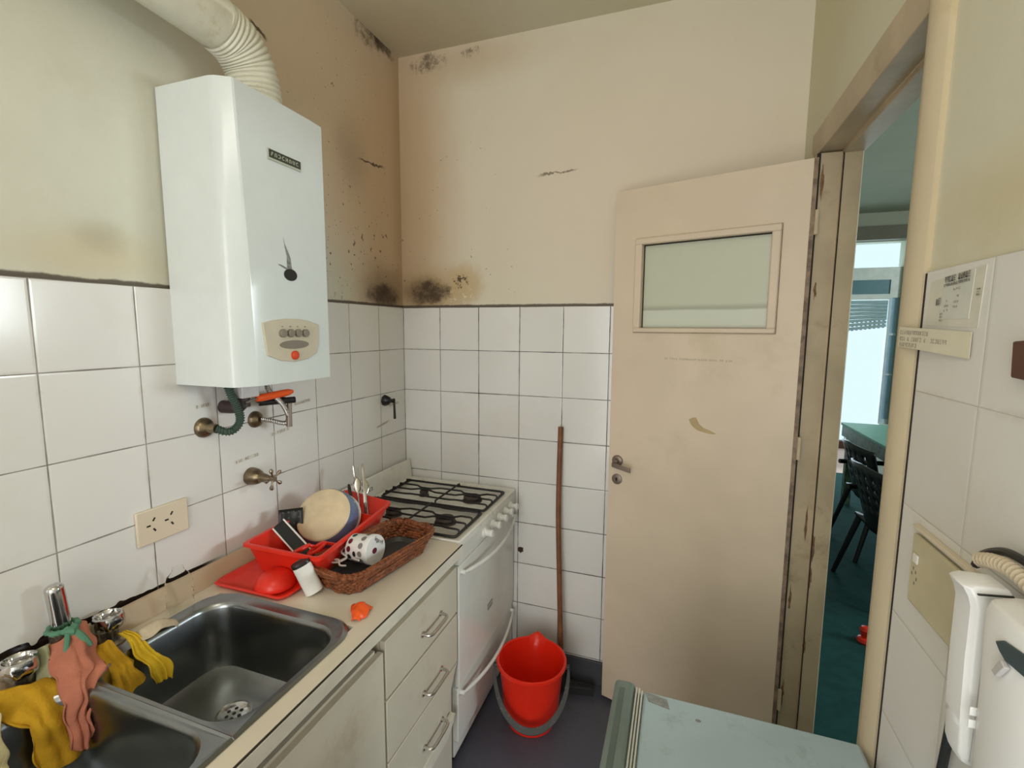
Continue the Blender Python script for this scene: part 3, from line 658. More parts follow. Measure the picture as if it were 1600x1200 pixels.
# ------------------------------------------------------------------ base cabinets and worktop
t = thing('base_cabinet', (0.30, -0.83, 0), 'three-drawer cream base cabinet with a broken lower corner beside the stove', 'cabinet')
mb = MB(); mb.box((0.02, -1.042, 0.0), (0.563, -1.028, 0.83)); mb.box((0.02, -0.640, 0.0), (0.563, -0.626, 0.83)); mb.box((0.02, -1.028, 0.245), (0.563, -0.640, 0.26)); mb.box((0.02, -1.028, 0.0), (0.03, -0.640, 0.83)); mb.box((0.02, -1.028, 0.815), (0.563, -0.640, 0.83)); mb.box((0.02, -1.028, 0.0), (0.50, -0.640, 0.02))
mb.box((0.548, -1.028, 0.02), (0.563, -0.64, 0.815))
mb.build('carcass', 'cab', t)
def drawer(z0, z1, hz, y1, notch=False):
    mb = MB()
    if notch:
        poly = [(-1.040, z0), (-0.745, z0), (-0.735, z0 + 0.030), (-0.715, z0 + 0.040), (-0.700, z0 + 0.036), (-0.678, z0 + 0.075), (-0.668, z0 + 0.11), (-0.630, z1 - 0.02), (y1, z1), (-1.040, z1)]
        mb.prism([(0.563, y, z) for y, z in poly], (0.018, 0, 0))
    else: mb.box((0.563, -1.040, z0), (0.581, y1, z1))
    d = mb.build('drawer', 'cab', t, bevel=0.0015)
    mb = MB(); ya, yb = -0.850, -0.735; x = 0.581
    mb.tube(spline([(x, ya, hz), (x + 0.022, ya + 0.002, hz), (x + 0.030, ya + 0.014, hz), (x + 0.031, (ya + yb) / 2, hz), (x + 0.030, yb - 0.014, hz), (x + 0.022, yb - 0.002, hz), (x, yb, hz)], 5), 0.0052, 10)
    for y in (ya, yb): mb.tube([(x, y, hz), (x + 0.004, y, hz)], 0.009, 12)
    mb.build('drawer_handle', 'pull', d); return d
drawer(0.628, 0.795, 0.695, -0.612); drawer(0.440, 0.620, 0.500, -0.612); drawer(0.245, 0.434, 0.315, -0.612, True)
mb = MB(); mb.prism([(0.565, -1.02, 0.205), (0.565, -0.700, 0.205), (0.565, -0.655, 0.235), (0.565, -0.640, 0.26), (0.565, -1.02, 0.24)], (0.02, 0, 0)); mb.build('bottom_rail', 'cab_edge', t)
t = thing('sink_cabinet', (0.30, -1.7, 0), 'cream two-door cabinet under the steel sink', 'cabinet')
mb = MB(); mb.box((0.02, -2.42, 0.0), (0.563, -1.046, 0.02)); mb.box((0.02, -1.062, 0.02), (0.563, -1.046, 0.66)); mb.box((0.02, -2.42, 0.02), (0.563, -2.40, 0.66)); mb.box((0.02, -2.40, 0.02), (0.03, -1.062, 0.66)); mb.box((0.548, -2.40, 0.02), (0.563, -1.062, 0.78))
mb.build('carcass', 'cab', t)
for a, b in ((-1.640, -1.050), (-2.30, -1.646)):
    mb = MB(); mb.box((0.563, a, 0.10), (0.581, b, 0.772)); mb.build('cabinet_door', 'cab', t, bevel=0.0015)

SX0, SX1, SY1, SY0 = 0.085, 0.558, -1.108, -1.905       # sink outline
t = thing('worktop', (0.30, -1.5, 0.84), 'long cream laminate worktop with a metal-edged front', 'worktop')
mb = MB(); z0, z1 = 0.845, 0.880
mb.box((0.014, SY1 - 0.012, z0), (0.600, -0.612, z1)); mb.box((0.014, -2.42, z0), (0.600, SY0 + 0.012, z1)); mb.box((0.014, SY0 + 0.012, z0), (SX0 + 0.012, SY1 - 0.012, z1)); mb.box((SX1 - 0.012, SY0 + 0.012, z0), (0.600, SY1 - 0.012, z1))
mb.build('laminate_top', 'laminate', t)
mb = MB(); mb.box((0.600, -2.42, 0.8425), (0.606, -0.612, 0.8775)); mb.build('edge_strip', 'cab_edge', t, bevel=0.001)
mb = MB(); mb.box((0.6002, -2.42, 0.8775), (0.6045, -0.612, 0.8792)); mb.build('dark_joint', 'grime_or_gap', t)
mb = MB(); mb.prism([(0.012, -2.42, 0.8805), (0.040, -2.42, 0.8805), (0.034, -2.42, 0.888), (0.026, -2.42, 0.925), (0.020, -2.42, 0.932), (0.012, -2.42, 0.932)], (0, 1.805, 0)); mb.build('upstand', 'upstand', t)
mb = MB(); mb.box((0.5905, -2.40, 0.796), (0.5925, -1.05, 0.80)) if False else mb.box((0.50, -2.40, 0.831), (0.560, -0.645, 0.8445)); mb.build('underside_rail', 'darkin', t)

def rr4(x0, x1, y0, y1, rs, z, n=8):
    """rounded rectangle with a radius per corner: (x1,y1),(x0,y1),(x0,y0),(x1,y0)"""
    pts = []
    for (cx, cy, sx, sy, a0), r in zip(((x1, y1, -1, -1, 0), (x0, y1, 1, -1, 90), (x0, y0, 1, 1, 180), (x1, y0, -1, 1, 270)), rs):
        for k in range(n + 1):
            a = math.radians(a0 + 90 * k / n); pts.append(V((cx + sx * r + r * math.cos(a), cy + sy * r + r * math.sin(a), z)))
    return pts
def z_of(l, z): return [V((p.x, p.y, z)) for p in l]
t = thing('kitchen_sink', (0.32, -1.5, 0.71), 'stainless steel double-bowl sink set into the cream worktop', 'sink')
mb = MB(); YM = -1.468
for (y0, y1, ro) in ((YM, SY1, (0.075, 0.075, .001, .001)), (SY0, YM, (.001, .001, 0.07, 0.07))):
    o = rr4(SX0, SX1, y0, y1, ro, 0.8812)
    o2 = rr4(SX0 + 0.006, SX1 - 0.006, y0 + (0.006 if y0 == SY0 else 0), y1 - (0.006 if y1 == SY1 else 0), ro, 0.8865)
    o3 = rr4(SX0 + 0.016, SX1 - 0.010, y0 + (0.016 if y0 == SY0 else 0.004), y1 - (0.016 if y1 == SY1 else 0.004), (0.07,) * 4 if False else tuple(max(r - .01, .001) for r in ro), 0.8835)
    bx0, bx1 = SX0 + 0.036, SX1 - 0.019; by0 = y0 + (0.035 if y0 == SY0 else 0.011); by1 = y1 - (0.036 if y1 == SY1 else 0.011)
    loops = [o, o2, o3]
    cx, cy = (bx0 + bx1) / 2, (by0 + by1) / 2
    for (d, z, r) in ((0.0, 0.884, 0.075), (0.004, 0.880, 0.072), (0.007, 0.872, 0.07), (0.010, 0.80, 0.068), (0.014, 0.735, 0.065), (0.022, 0.716, 0.06), (0.040, 0.706, 0.05), (0.075, 0.702, 0.03)):
        loops.append(rr4(bx0 + d, bx1 - d, by0 + d, by1 - d, (r,) * 4, z))
    # floor falls gently to the drain
    dx, dy = (0.312, -1.272) if y1 == SY1 else (0.30, cy)
    last = loops[-1]
    for f, z in ((0.45, 0.699), (0.85, 0.6965)):
        tgt = [V((dx + 0.036 * math.cos(2 * PI * k / len(last) + PI / 8), dy + 0.036 * math.sin(2 * PI * k / len(last) + PI / 8), z)) for k in range(len(last))]
        l = []
        for p in last:
            dd = V((p.x - dx, p.y - dy, 0)).normalized() * 0.036
            l.append(V((p.x + (dx + dd.x - p.x) * f, p.y + (dy + dd.y - p.y) * f, z)))
        loops.append(l)
    mb.loft(loops, cap0=False, cap1=True)
bowl = mb.build('bowls', 'sink', t, solid=0.0, fix=True)
def drain(dx, dy):
    mb = MB(); T = Matrix.Translation((dx, dy, 0.698))
    mb.lathe([(0.040, 0.0), (0.040, 0.003), (0.034, 0.004), (0.028, 0.001), (0.0, 0.0012)], T, 28, cap0=False, cap1=False)
    d = mb.build('drain', 'chrome', t)
    mb = MB()
    for k in range(6):
        a = 2 * PI * k / 6; mb.tube([(dx + .016 * math.cos(a), dy + .016 * math.sin(a), 0.6994), (dx + .016 * math.cos(a), dy + .016 * math.sin(a), 0.6998)], 0.0042, 10)
    mb.tube([(dx, dy, 0.6994), (dx, dy, 0.6998)], 0.0042, 10); mb.build('drain_holes', 'black', d)
drain(0.312, -1.272); drain(0.30, -1.68)

# ------------------------------------------------------------------ faucet: two tap bodies without handles' caps and a spout stub
def tap(x, y, label):
    t = thing('sink_tap', (x, y, 0.88), label, 'tap')
    mb = MB(); T = Matrix.Translation((x, y, 0.88)); mb.lathe([(0.030, 0), (0.030, 0.006), (0.021, 0.012), (0.021, 0.040), (0.026, 0.044)], T, 20); mb.build('tap_body', 'chrome_old', t)
    mb = MB(); T = Matrix.Translation((x, y, 0.92))
    prof = [(0.026, 0), (0.031, 0.006), (0.032, 0.020), (0.029, 0.032), (0.024, 0.034), (0.021, 0.030), (0.019, 0.018), (0.0, 0.016)]
    vs = []; n = 24
    loops = [[T @ V(((r * (1 - 0.09 * (k % 4 == 0) * (i in (1, 2, 3)))) * math.cos(2 * PI * k / n), (r * (1 - 0.09 * (k % 4 == 0) * (i in (1, 2, 3)))) * math.sin(2 * PI * k / n), z)) for k in range(n)] for i, (r, z) in enumerate(prof)]
    mb.loft(loops, cap0=True, cap1=False); mb.build('tap_handle', 'chrome', t); return t
tap(0.052, -1.368, 'chrome tap standing next to the bright yellow cloths, nearest the bottle')
tap(0.052, -1.528, 'chrome tap above the large mustard cloth, at the left edge of the photo')
t = thing('sink_spout', (0.050, -1.452, 0.88), 'upright chrome faucet spout with a green ribbon knotted at its foot', 'faucet')
mb = MB(); mb.lathe([(0.030, 0.0), (0.030, 0.008), (0.019, 0.016), (0.018, 0.055), (0.022, 0.058), (0.023, 0.085), (0.019, 0.090)], Matrix.Translation((0.05, -1.452, 0.88)), 20); mb.build('collar', 'chrome_old', t)
mb = MB(); mb.tube(spline([(0.05, -1.452, 0.96), (0.049, -1.453, 0.99), (0.047, -1.454, 1.02), (0.045, -1.456, 1.058), (0.044, -1.457, 1.074)], 6), [0.0165] * 20 + [0.016, 0.0145, 0.012, 0.008, 0.003], 16); mb.build('spout', 'chrome', t)

# cloths on the taps
def cloth(name, rows, mat, label, cat='cloth', wob=0.006, seed=1, th=0.003, n=(16, 22), freq=28, group=None, folds=0.0):
    """sheet through rows of control points, creased with noise"""
    K = [[V(p) for p in r] for r in rows]
    def cr(ps, t):
        t = max(0, min(0.9999, t)) * (len(ps) - 1); i = int(t); f = t - i
        p0, p1, p2, p3 = ps[max(i - 1, 0)], ps[i], ps[min(i + 1, len(ps) - 1)], ps[min(i + 2, len(ps) - 1)]
        return 0.5 * ((2 * p1) + (p2 - p0) * f + (2 * p0 - 5 * p1 + 4 * p2 - p3) * f * f + (3 * p1 - p0 - 3 * p2 + p3) * f ** 3)
    def fn(u, v):
        p = cr([cr(r, u) for r in K], v)
        q = p * freq + V((seed * 7.3, 0, 0)); nz = V((noise.noise(q), noise.noise(q + V((9, 3, 1))), noise.noise(q + V((2, 8, 5)))))
        edge = 1 + 1.2 * (abs(u - .5) * 2) ** 6
        return p + nz * wob * edge + V((math.sin(u * 19 + seed) * folds, math.sin(u * 13 + seed) * folds * 0.4, 0))
    mb = MB(); mb.grid(fn, n[0] * 2, n[1] * 2); o = mb.build(name, mat, solid=th)
    return tag(o, label, cat, group)
cloth('dish_cloth', [[(0.045, -1.600, 0.915), (0.085, -1.545, 0.918), (0.095, -1.500, 0.905)], [(0.105, -1.590, 0.893), (0.130, -1.545, 0.892), (0.125, -1.500, 0.890)], [(0.140, -1.570, 0.862), (0.158, -1.545, 0.858), (0.150, -1.490, 0.860)], [(0.150, -1.567, 0.80), (0.165, -1.53, 0.80), (0.158, -1.475, 0.80)], [(0.155, -1.572, 0.752), (0.170, -1.53, 0.757), (0.165, -1.472, 0.766)]], 'yellow', 'large mustard-yellow cloth draped over the left tap into the sink', wob=0.007, seed=2, folds=0.003)
cloth('dish_cloth', [[(0.050, -1.480, 0.955), (0.075, -1.462, 0.962), (0.070, -1.436, 0.975), (0.060, -1.418, 0.965)], [(0.090, -1.494, 0.925), (0.105, -1.465, 0.940), (0.105, -1.445, 0.945), (0.085, -1.418, 0.940)], [(0.128, -1.504, 0.902), (0.140, -1.475, 0.910), (0.137, -1.45, 0.912), (0.115, -1.424, 0.910)], [(0.158, -1.515, 0.868), (0.172, -1.498, 0.882), (0.170, -1.482, 0.896), (0.162, -1.452, 0.902)], [(0.165, -1.520, 0.820), (0.182, -1.505, 0.815), (0.190, -1.494, 0.825), (0.188, -1.488, 0.86)], [(0.172, -1.512, 0.785), (0.188, -1.506, 0.772), (0.194, -1.498, 0.778), (0.190, -1.490, 0.80)]], 'pink', 'salmon-pink cloth hanging from the spout between the yellow cloths', wob=0.008, seed=3, folds=0.004, n=(18, 24))
cloth('dish_cloth', [[(0.085, -1.432, 0.905), (0.095, -1.405, 0.915), (0.088, -1.385, 0.905)], [(0.122, -1.432, 0.888), (0.128, -1.405, 0.892), (0.122, -1.382, 0.888)], [(0.146, -1.430, 0.860), (0.150, -1.402, 0.862), (0.146, -1.375, 0.860)], [(0.155, -1.425, 0.83), (0.160, -1.400, 0.828), (0.156, -1.368, 0.832)], [(0.160, -1.420, 0.812), (0.165, -1.398, 0.805), (0.160, -1.362, 0.818)]], 'yellow', 'ragged yellow cloth over the sink rim, beside the salmon cloth', wob=0.008, seed=5, folds=0.003)
cloth('dish_cloth', [[(0.090, -1.372, 0.918), (0.100, -1.358, 0.918)], [(0.125, -1.368, 0.890), (0.130, -1.340, 0.890)], [(0.155, -1.362, 0.858), (0.160, -1.335, 0.860)], [(0.168, -1.360, 0.825), (0.175, -1.328, 0.83)], [(0.176, -1.352, 0.800), (0.182, -1.326, 0.806)]], 'yellow2', 'narrow bright yellow cloth hanging into the sink next to the right-hand tap', wob=0.006, seed=8, folds=0.003, n=(8, 18))
cloth('rag', [[(0.075, -1.340, 0.888), (0.085, -1.300, 0.892), (0.080, -1.260, 0.886)], [(0.100, -1.345, 0.902), (0.110, -1.305, 0.908), (0.105, -1.262, 0.893)], [(0.130, -1.340, 0.892), (0.138, -1.300, 0.892), (0.125, -1.265, 0.889)]], 'beige', 'crumpled beige rag on the sink rim right of the taps', 'rag', wob=0.010, seed=11, n=(10, 10))
cloth('rag', [[(0.050, -1.640, 0.905), (0.060, -1.588, 0.93)], [(0.120, -1.635, 0.888), (0.120, -1.592, 0.905)], [(0.150, -1.64, 0.84), (0.148, -1.596, 0.85)], [(0.160, -1.64, 0.80), (0.155, -1.598, 0.81)]], 'paleyellow', 'pale yellow rag at the left edge of the photo, beside the mustard cloth', 'rag', wob=0.006, seed=13, n=(8, 14))
mb = MB()
mb.tube(spline([(0.068, -1.472, 0.975), (0.077, -1.452, 0.978), (0.066, -1.432, 0.976), (0.045, -1.430, 0.976), (0.027, -1.452, 0.976), (0.045, -1.476, 0.975)], 6, True), [0.005 + 0.0015 * math.sin(i * 1.7) for i in range(36)], 8, closed=True)
mb.tube([(0.074, -1.466, 0.976), (0.084, -1.452, 0.972), (0.078, -1.440, 0.976)], [0.005, 0.010, 0.006], 8)
mb.tube(spline([(0.080, -1.458, 0.972), (0.090, -1.466, 0.955), (0.092, -1.470, 0.940)], 5), 0.005, 8)
mb.tube(spline([(0.082, -1.448, 0.972), (0.098, -1.442, 0.955), (0.112, -1.436, 0.935)], 5), [0.006, 0.0065, 0.007, 0.007, 0.0075, 0.007, 0.007, 0.006, 0.006, 0.005, 0.004], 8)
tag(mb.build('ribbon', 'greencloth'), 'green ribbon knotted around the faucet spout', 'ribbon')
cloth('rag', [[(0.030, -1.492, 0.945), (0.065, -1.482, 0.955)], [(0.055, -1.505, 0.92), (0.085, -1.488, 0.928)], [(0.075, -1.512, 0.895), (0.105, -1.498, 0.905)]], 'palegreen', 'grey-green rag knotted left of the faucet spout', 'rag', wob=0.007, seed=17, n=(6, 8))
# clear plastic bottle on the worktop behind the sink
t = thing('plastic_bottle', (0.055, -1.215, 0.88), 'clear plastic bottle standing behind the sink right of the taps', 'bottle')
mb = MB(); mb.lathe([(0.0, 0.001), (0.026, 0.0), (0.031, 0.004), (0.031, 0.020), (0.029, 0.024), (0.031, 0.028), (0.031, 0.044), (0.029, 0.048), (0.031, 0.052), (0.031, 0.075), (0.026, 0.092), (0.014, 0.106), (0.012, 0.118), (0.0, 0.118)], Matrix.Translation((0.073, -1.215, 0.8815)), 28, cap0=False, cap1=False); mb.build('bottle_body', 'clear', t)

# ------------------------------------------------------------------ gas water heater, flue and its plumbing
t = thing('water_heater', (0.12, -0.96, 1.465), 'white wall-mounted gas water heater with a beige control panel', 'water heater')
HY0, HY1, HZ0, HZ1 = -1.130, -0.790, 1.465, 2.222
mb = MB(); loops = []
for i in range(13):
    f = i / 12; z = HZ0 + (HZ1 - HZ0) * f
    xs = 0.200 - 0.018 * f; yc = -1.075 - 0.030 * f; xf = 0.230
    lp = [V((0.0, HY0, z)), V((xs - 0.03, HY0, z))]
    cn, q1 = V((xs + 0.006 + 0.004 * f, HY0, z)), V((xf, yc, z)); b0 = cn - V((0.016, 0, 0)); b2 = cn.lerp(q1, 0.42)
    for k in range(7):
        a = k / 6; lp.append(b0 * (1 - a) ** 2 + cn * 2 * a * (1 - a) + b2 * a * a)
    lp += [b2.lerp(q1, 0.5), b2.lerp(q1, 0.93), V((xf + 0.001, yc + 0.004, z))]
    lp += [V((xf + 0.003, -1.00, z)), V((xf + 0.0035, -0.93, z)), V((xf + 0.003, -0.86, z)), V((xf, HY1 + 0.012 - 0.022, z)), V((xf - 0.006, HY1 - 0.002, z)), V((xf - 0.02, HY1, z)), V((0.0, HY1, z))]
    loops.append(lp)
l0 = [V((p.x * 0.985, p.y, p.z)) for p in loops[-1]]
mb.loft(loops); hb = mb.build('casing', 'heater', t, angle=19)
mb = MB()
x = 0.2335
pan = [(-1.057, 1.632), (-1.02, 1.640), (-0.975, 1.645), (-0.93, 1.645), (-0.89, 1.640), (-0.850, 1.630), (-0.851, 1.58), (-0.862, 1.545), (-0.90, 1.528), (-0.95, 1.522), (-1.00, 1.528), (-1.046, 1.545), (-1.052, 1.59)]
mb.prism([(x - 0.004, y, z) for y, z in pan], (0.007, 0, 0)); pn = mb.build('control_panel', 'panelbeige', t, bevel=0.0015)
for i in range(4):
    mb = MB(); mb.lathe([(0.0115, 0), (0.0115, 0.007), (0.010, 0.009), (0.0, 0.009)], frame_T((x + 0.003, -0.993 + 0.028 * i, 1.6045), (1, 0, 0)), 20, cap0=False, cap1=False); mb.build('dial', 'knobgrey', pn)
mb = MB(); mb.prism([(x + 0.003, -0.950 + 0.055 * math.cos(a), 1.572 + 0.0125 * math.sin(a)) for a in [2 * PI * k / 28 for k in range(28)]], (0.0008, 0, 0)); mb.build('display', 'knobgrey', pn)
mb = MB(); mb.lathe([(0.013, 0), (0.013, 0.005), (0.010, 0.008), (0.0, 0.009)], frame_T((x + 0.003, -0.952, 1.5415), (1, 0, 0)), 20, cap0=False, cap1=False); mb.build('button', 'redor', pn)
mb = MB()
for i, y in enumerate((-0.993, -0.965, -0.937, -0.909)):
    mb = MB(); mb.box((x + 0.0031, y - 0.002, 1.6215), (x + 0.0034, y + 0.003 + 0.002 * (i % 2), 1.6245)); mb.build('dial_mark', 'ink', pn)
mb = MB(); mb.prism([(x + 0.0002, -0.951 + 0.0235 * math.cos(a), 1.768 + 0.0165 * math.sin(a)) for a in [2 * PI * k / 28 for k in range(28)]], (0.0014, 0, 0)); mb.build('viewing_port', 'black', t)
sm = [(-0.962, 1.782), (-0.962, 1.82), (-0.968, 1.845), (-0.972, 1.87), (-0.967, 1.85), (-0.955, 1.83), (-0.948, 1.812), (-0.944, 1.782)]
mb = MB(); mb.prism([(x + 0.0003, y, z) for y, z in sm], (0.0002, 0, 0)); mb.prism([(x + 0.0003, y, z) for y, z in ((-0.962, 1.786), (-0.985, 1.793), (-0.996, 1.793), (-0.985, 1.789), (-0.962, 1.780))], (0.0002, 0, 0)); mb.build('soot_mark', P('soot', (0.22, 0.22, 0.21), 0.8, var=0.4, vscale=90), t)
mb = MB(); mb.box((x - 0.001, -1.010, 2.068), (x + 0.003, -0.897, 2.090)); bd = mb.build('badge', 'badge', t, bevel=0.0006)
mb = MB(); mb.box((x - 0.001, -1.010, 2.0625), (x + 0.0035, -0.897, 2.068)); mb.box((x - 0.001, -1.0125, 2.0625), (x + 0.0035, -1.010, 2.090)); mb.build('badge_rim', 'badge_edge', bd)
mb = MB(); scribble(mb, (x + 0.003, -1.004, 2.074), (0, 1, 0), (0, 0, 1), 0.10, 0.010, (1, 0, 0), 8, 5); mb.build('lettering', 'badge_edge', bd)
mb = MB(); mb.box((0.035, -1.015, 1.415), (0.10, -0.955, 1.465)); mb.build('gas_valve_box', 'phone_grey', t, bevel=0.003)

t = thing('flue_duct', (0.125, -0.94, 2.222), 'cream flue duct with a ribbed elbow rising from the water heater', 'flue duct')
cpts = spline([(0.125, -0.935, 2.222), (0.125, -0.937, 2.275), (0.125, -0.955, 2.335), (0.125, -0.995, 2.376), (0.125, -1.045, 2.392)], 12)
full = []
# resample the elbow finely for its pleats
for i in range(len(cpts) - 1):
    for k in range(4): full.append(cpts[i].lerp(cpts[i + 1], k / 4))
full.append(cpts[-1])
rad = [0.063 + 0.0042 * abs(math.sin(i * PI / 11.0)) - (0.004 if i < 3 else 0) for i in range(len(full))]
mb = MB(); mb.tube(full, rad, 36, caps=False); mb.build('ribbed_elbow', 'duct', t, angle=80)
mb = MB(); mb.tube([(0.125, -1.040, 2.392), (0.125, -1.052, 2.394), (0.125, -1.053, 2.394), (0.125, -1.45, 2.415), (0.125, -2.1, 2.45)], [0.064, 0.0655, 0.0635, 0.0635, 0.0635], 36); mb.build('straight_pipe', 'duct', t, angle=50)
mb = MB()
for k, (i, a0) in enumerate(((8, 0.2), (14, 0.4), (20, 0.3), (28, 0.5), (36, .35))):
    pass

def rosette(name, y, z, r, label, mat='bronze', cat='pipe flange', depth=0.02):
    t = thing(name, (0.0, y, z), label, cat)
    mb = MB(); mb.lathe([(0.0, 0.0), (r, 0.0), (r, depth * 0.18), (r * 0.93, depth * 0.48), (r * 0.76, depth * 0.78), (r * 0.52, depth * 0.98), (r * 0.36, depth + 0.004), (0.0, depth + 0.004)], frame_T((0.0, y, z), (1, 0, 0)), 32, cap0=False, cap1=False); mb.build('flange', mat, t)
    return t
def corrugated(mb, pts, r, pitch=0.005, amp=0.18, n=12):
    pts = spline(pts, 14); L = [0]
    for i in range(1, len(pts)): L.append(L[-1] + (pts[i] - pts[i - 1]).length)
    N = int(L[-1] / pitch * 3); out = []; rs = []; j = 0
    for k in range(N + 1):
        d = L[-1] * k / N
        while j < len(L) - 2 and L[j + 1] < d: j += 1
        f = (d - L[j]) / max(L[j + 1] - L[j], 1e-9); out.append(pts[j].lerp(pts[j + 1], min(f, 1))); rs.append(r * (1 + amp * (1 if k % 3 == 0 else -0.3)))
    mb.tube(out, rs, n)
t = rosette('water_pipe', -1.063, 1.333, 0.029, 'green ribbed water hose from the left wall flange up to the heater', cat='pipe')
mb = MB(); mb.tube([(0.02, -1.063, 1.333), (0.045, -1.058, 1.332)], 0.013, 14); mb.build('elbow_fitting', 'bronze', t)
mb = MB(); corrugated(mb, [(0.045, -1.058, 1.332), (0.062, -1.045, 1.322), (0.072, -1.025, 1.325), (0.080, -1.010, 1.350), (0.082, -1.018, 1.39), (0.080, -1.035, 1.43), (0.078, -1.043, 1.4645)], 0.0105, 0.0065, 0.22); mb.build('ribbed_hose', 'green_hose', t, angle=80)
t = rosette('water_pipe', -0.888, 1.326, 0.027, 'steel flexible hose from the right wall flange, looping under the heater', cat='pipe')
mb = MB(); corrugated(mb, [(0.03, -0.888, 1.328), (0.055, -0.872, 1.322), (0.070, -0.850, 1.312), (0.078, -0.835, 1.312), (0.082, -0.832, 1.335), (0.085, -0.855, 1.375), (0.085, -0.885, 1.405), (0.080, -0.905, 1.430), (0.08, -0.908, 1.4645)], 0.0072, 0.0055, 0.22); mb.build('braided_hose', 'steel_light', t, angle=80)
mb = MB(); mb.tube([(0.085, -0.832, 1.298), (0.085, -0.830, 1.345), (0.085, -0.826, 1.385)], [0.0095, 0.0085, 0.008], 12); mb.build('hose_end', 'steel_dull', t)
t = thing('gas_pipe', (0.05, -0.96, 1.37), 'dark gas pipe with an orange valve lever under the heater', 'pipe')
mb = MB(); mb.tube(spline([(0.065, -0.985, 1.4645), (0.065, -0.985, 1.42), (0.063, -0.986, 1.400), (0.053, -0.990, 1.387), (0.03, -0.995, 1.384), (0.0, -0.998, 1.384)], 6), 0.019, 16); mb.tube([(0.064, -0.986, 1.412), (0.064, -0.986, 1.386)], 0.022, 16); mb.build('pipe_bend', 'dark_pipe', t)
mb = MB(); mb.tube([(0.0, -0.870, 1.388), (0.05, -0.858, 1.388), (0.085, -0.846, 1.386)], 0.012, 12); mb.tube([(0.045, -0.91, 1.385), (0.10, -0.818, 1.386)], 0.0105, 12); mb.build('valve_body', 'black', t)
mb = MB(); pts = [(0.088, -0.955 + 0.0155 * i, 1.407 + 0.0006 * i) for i in range(10)]
mb.tube(pts, [0.0095, 0.0115, 0.0115, 0.0115, 0.0115, 0.0115, 0.0115, 0.0115, 0.0105, 0.006], 14); mb.build('valve_lever', 'orange', t, label='orange valve lever')
mb = MB(); mb.tube([(0.086, -0.995, 1.400), (0.088, -0.955, 1.407)], 0.0045, 8); mb.build('lever_stem', 'chrome', t)

t = rosette('stop_tap', -0.915, 1.146, 0.028, 'cross-handled stop tap with a bronze bell flange on the left tiles', cat='tap', depth=0.045)
mb = MB(); mb.tube([(0.045, -0.915, 1.146), (0.085, -0.915, 1.146)], [0.016, 0.008], 14); mb.tube([(0.085, -0.915, 1.146), (0.098, -0.915, 1.146)], 0.0055, 10); mb.build('spindle', 'bronze', t)
mb = MB(); cx = V((0.092, -0.915, 1.146))
for k in range(5):
    a = 2 * PI * k / 5 + 0.6; d = V((0.1, math.cos(a), math.sin(a)))
    mb.tube([cx, cx + d * 0.018, cx + d * 0.024, cx + d * 0.030, cx + d * 0.035], [0.0038, 0.0032, 0.0055, 0.0070, 0.0035], 10)
mb.tube([cx - V((.006, 0, 0)), cx + V((.008, 0, 0))], 0.0075, 12); mb.build('cross_handle', 'chrome_old', t)

t = thing('gas_cock', (0.0, -0.17, 1.27), 'small black gas cock with a hanging lever beside the corner', 'valve')
mb = MB(); mb.lathe([(0.0, 0), (0.026, 0.0), (0.026, 0.008), (0.020, 0.024), (0.010, 0.034), (0.009, 0.05), (0.0, 0.05)], frame_T((0.0, -0.176, 1.288), (1, 0, 0)), 8, cap0=False, cap1=False); mb.build('valve_body', 'black', t)
mb = MB(); mb.tube([(0.048, -0.178, 1.290), (0.054, -0.172, 1.290)], 0.010, 12); mb.tube([(0.052, -0.175, 1.288), (0.052, -0.173, 1.24), (0.052, -0.172, 1.205)], [0.0048, 0.0055, 0.0062], 10); mb.build('lever', 'black', t)

# little worn stickers on the tiles
def sticker(y0, y1, z0, z1, label, seed, mat='ink_soft', h=0.012):
    t = thing('sticker', (0.0, (y0 + y1) / 2, min(z0, z1)), label, 'sticker')
    d = V((0, y1 - y0, z1 - z0)).normalized(); up = V((0, -d.z, d.y)); L = abs(y1 - y0); o = V((0.0002, y0, z0))
    mb = MB(); mb.prism([o, o + d * L, o + d * L + up * h, o + up * h], (0.0003, 0, 0)); mb.build('strip', 'tape', t)
    mb = MB(); scribble(mb, o + d * 0.004 + up * h * 0.15 + V((0.0003, 0, 0)), d, up, L - 0.008, h * 0.7, (1, 0, 0), max(6, int(L / 0.009)), seed); mb.build('lettering', mat, t)
sticker(-0.970, -0.878, 1.198, 1.204, 'faded lettered sticker just above the cross-handled stop tap', 1)
sticker(-0.722, -0.640, 1.344, 1.350, 'faded lettered sticker right of the orange valve lever', 2)
sticker(-0.830, -0.745, 1.256, 1.264, 'faded lettered sticker below the loop of the steel hose', 3)
sticker(-0.140, -0.050, 1.252, 1.258, 'faded lettered sticker right of the black gas cock', 4)
sticker(-0.240, -0.130, 1.166, 1.182, 'faded lettered sticker below the black gas cock', 5)
sticker(-1.085, -1.035, 1.388, 1.392, 'faded sticker behind the green hose under the heater', 6)
# twin socket plate on the left tiles
t = thing('socket_plate', (0.0, -1.195, 1.05), 'cream twin socket plate on the left tiled wall above the sink', 'power socket')
mb = MB(); mb.box((0.0, -1.264, 1.058), (0.008, -1.130, 1.150)); pl_ = mb.build('plate', 'cream_plate', t, bevel=0.003)
mb = MB()
for yc in (-1.222, -1.176):
    for (dy, dz, a) in ((0, 0.014, 0.6), (0.0, -0.014, -0.6), (-0.014, 0.0, PI / 2)):
        c = V((0.0082, yc + dy, 1.107 + dz)); d = V((0, math.sin(a), math.cos(a))) * 0.0050; n_ = V((0, math.cos(a), -math.sin(a))) * 0.0022
        mb = MB(); mb.prism([c - d - n_, c + d - n_, c + d + n_, c - d + n_], (0.0003, 0, 0)); mb.build('slot', 'grime_or_gap', pl_)

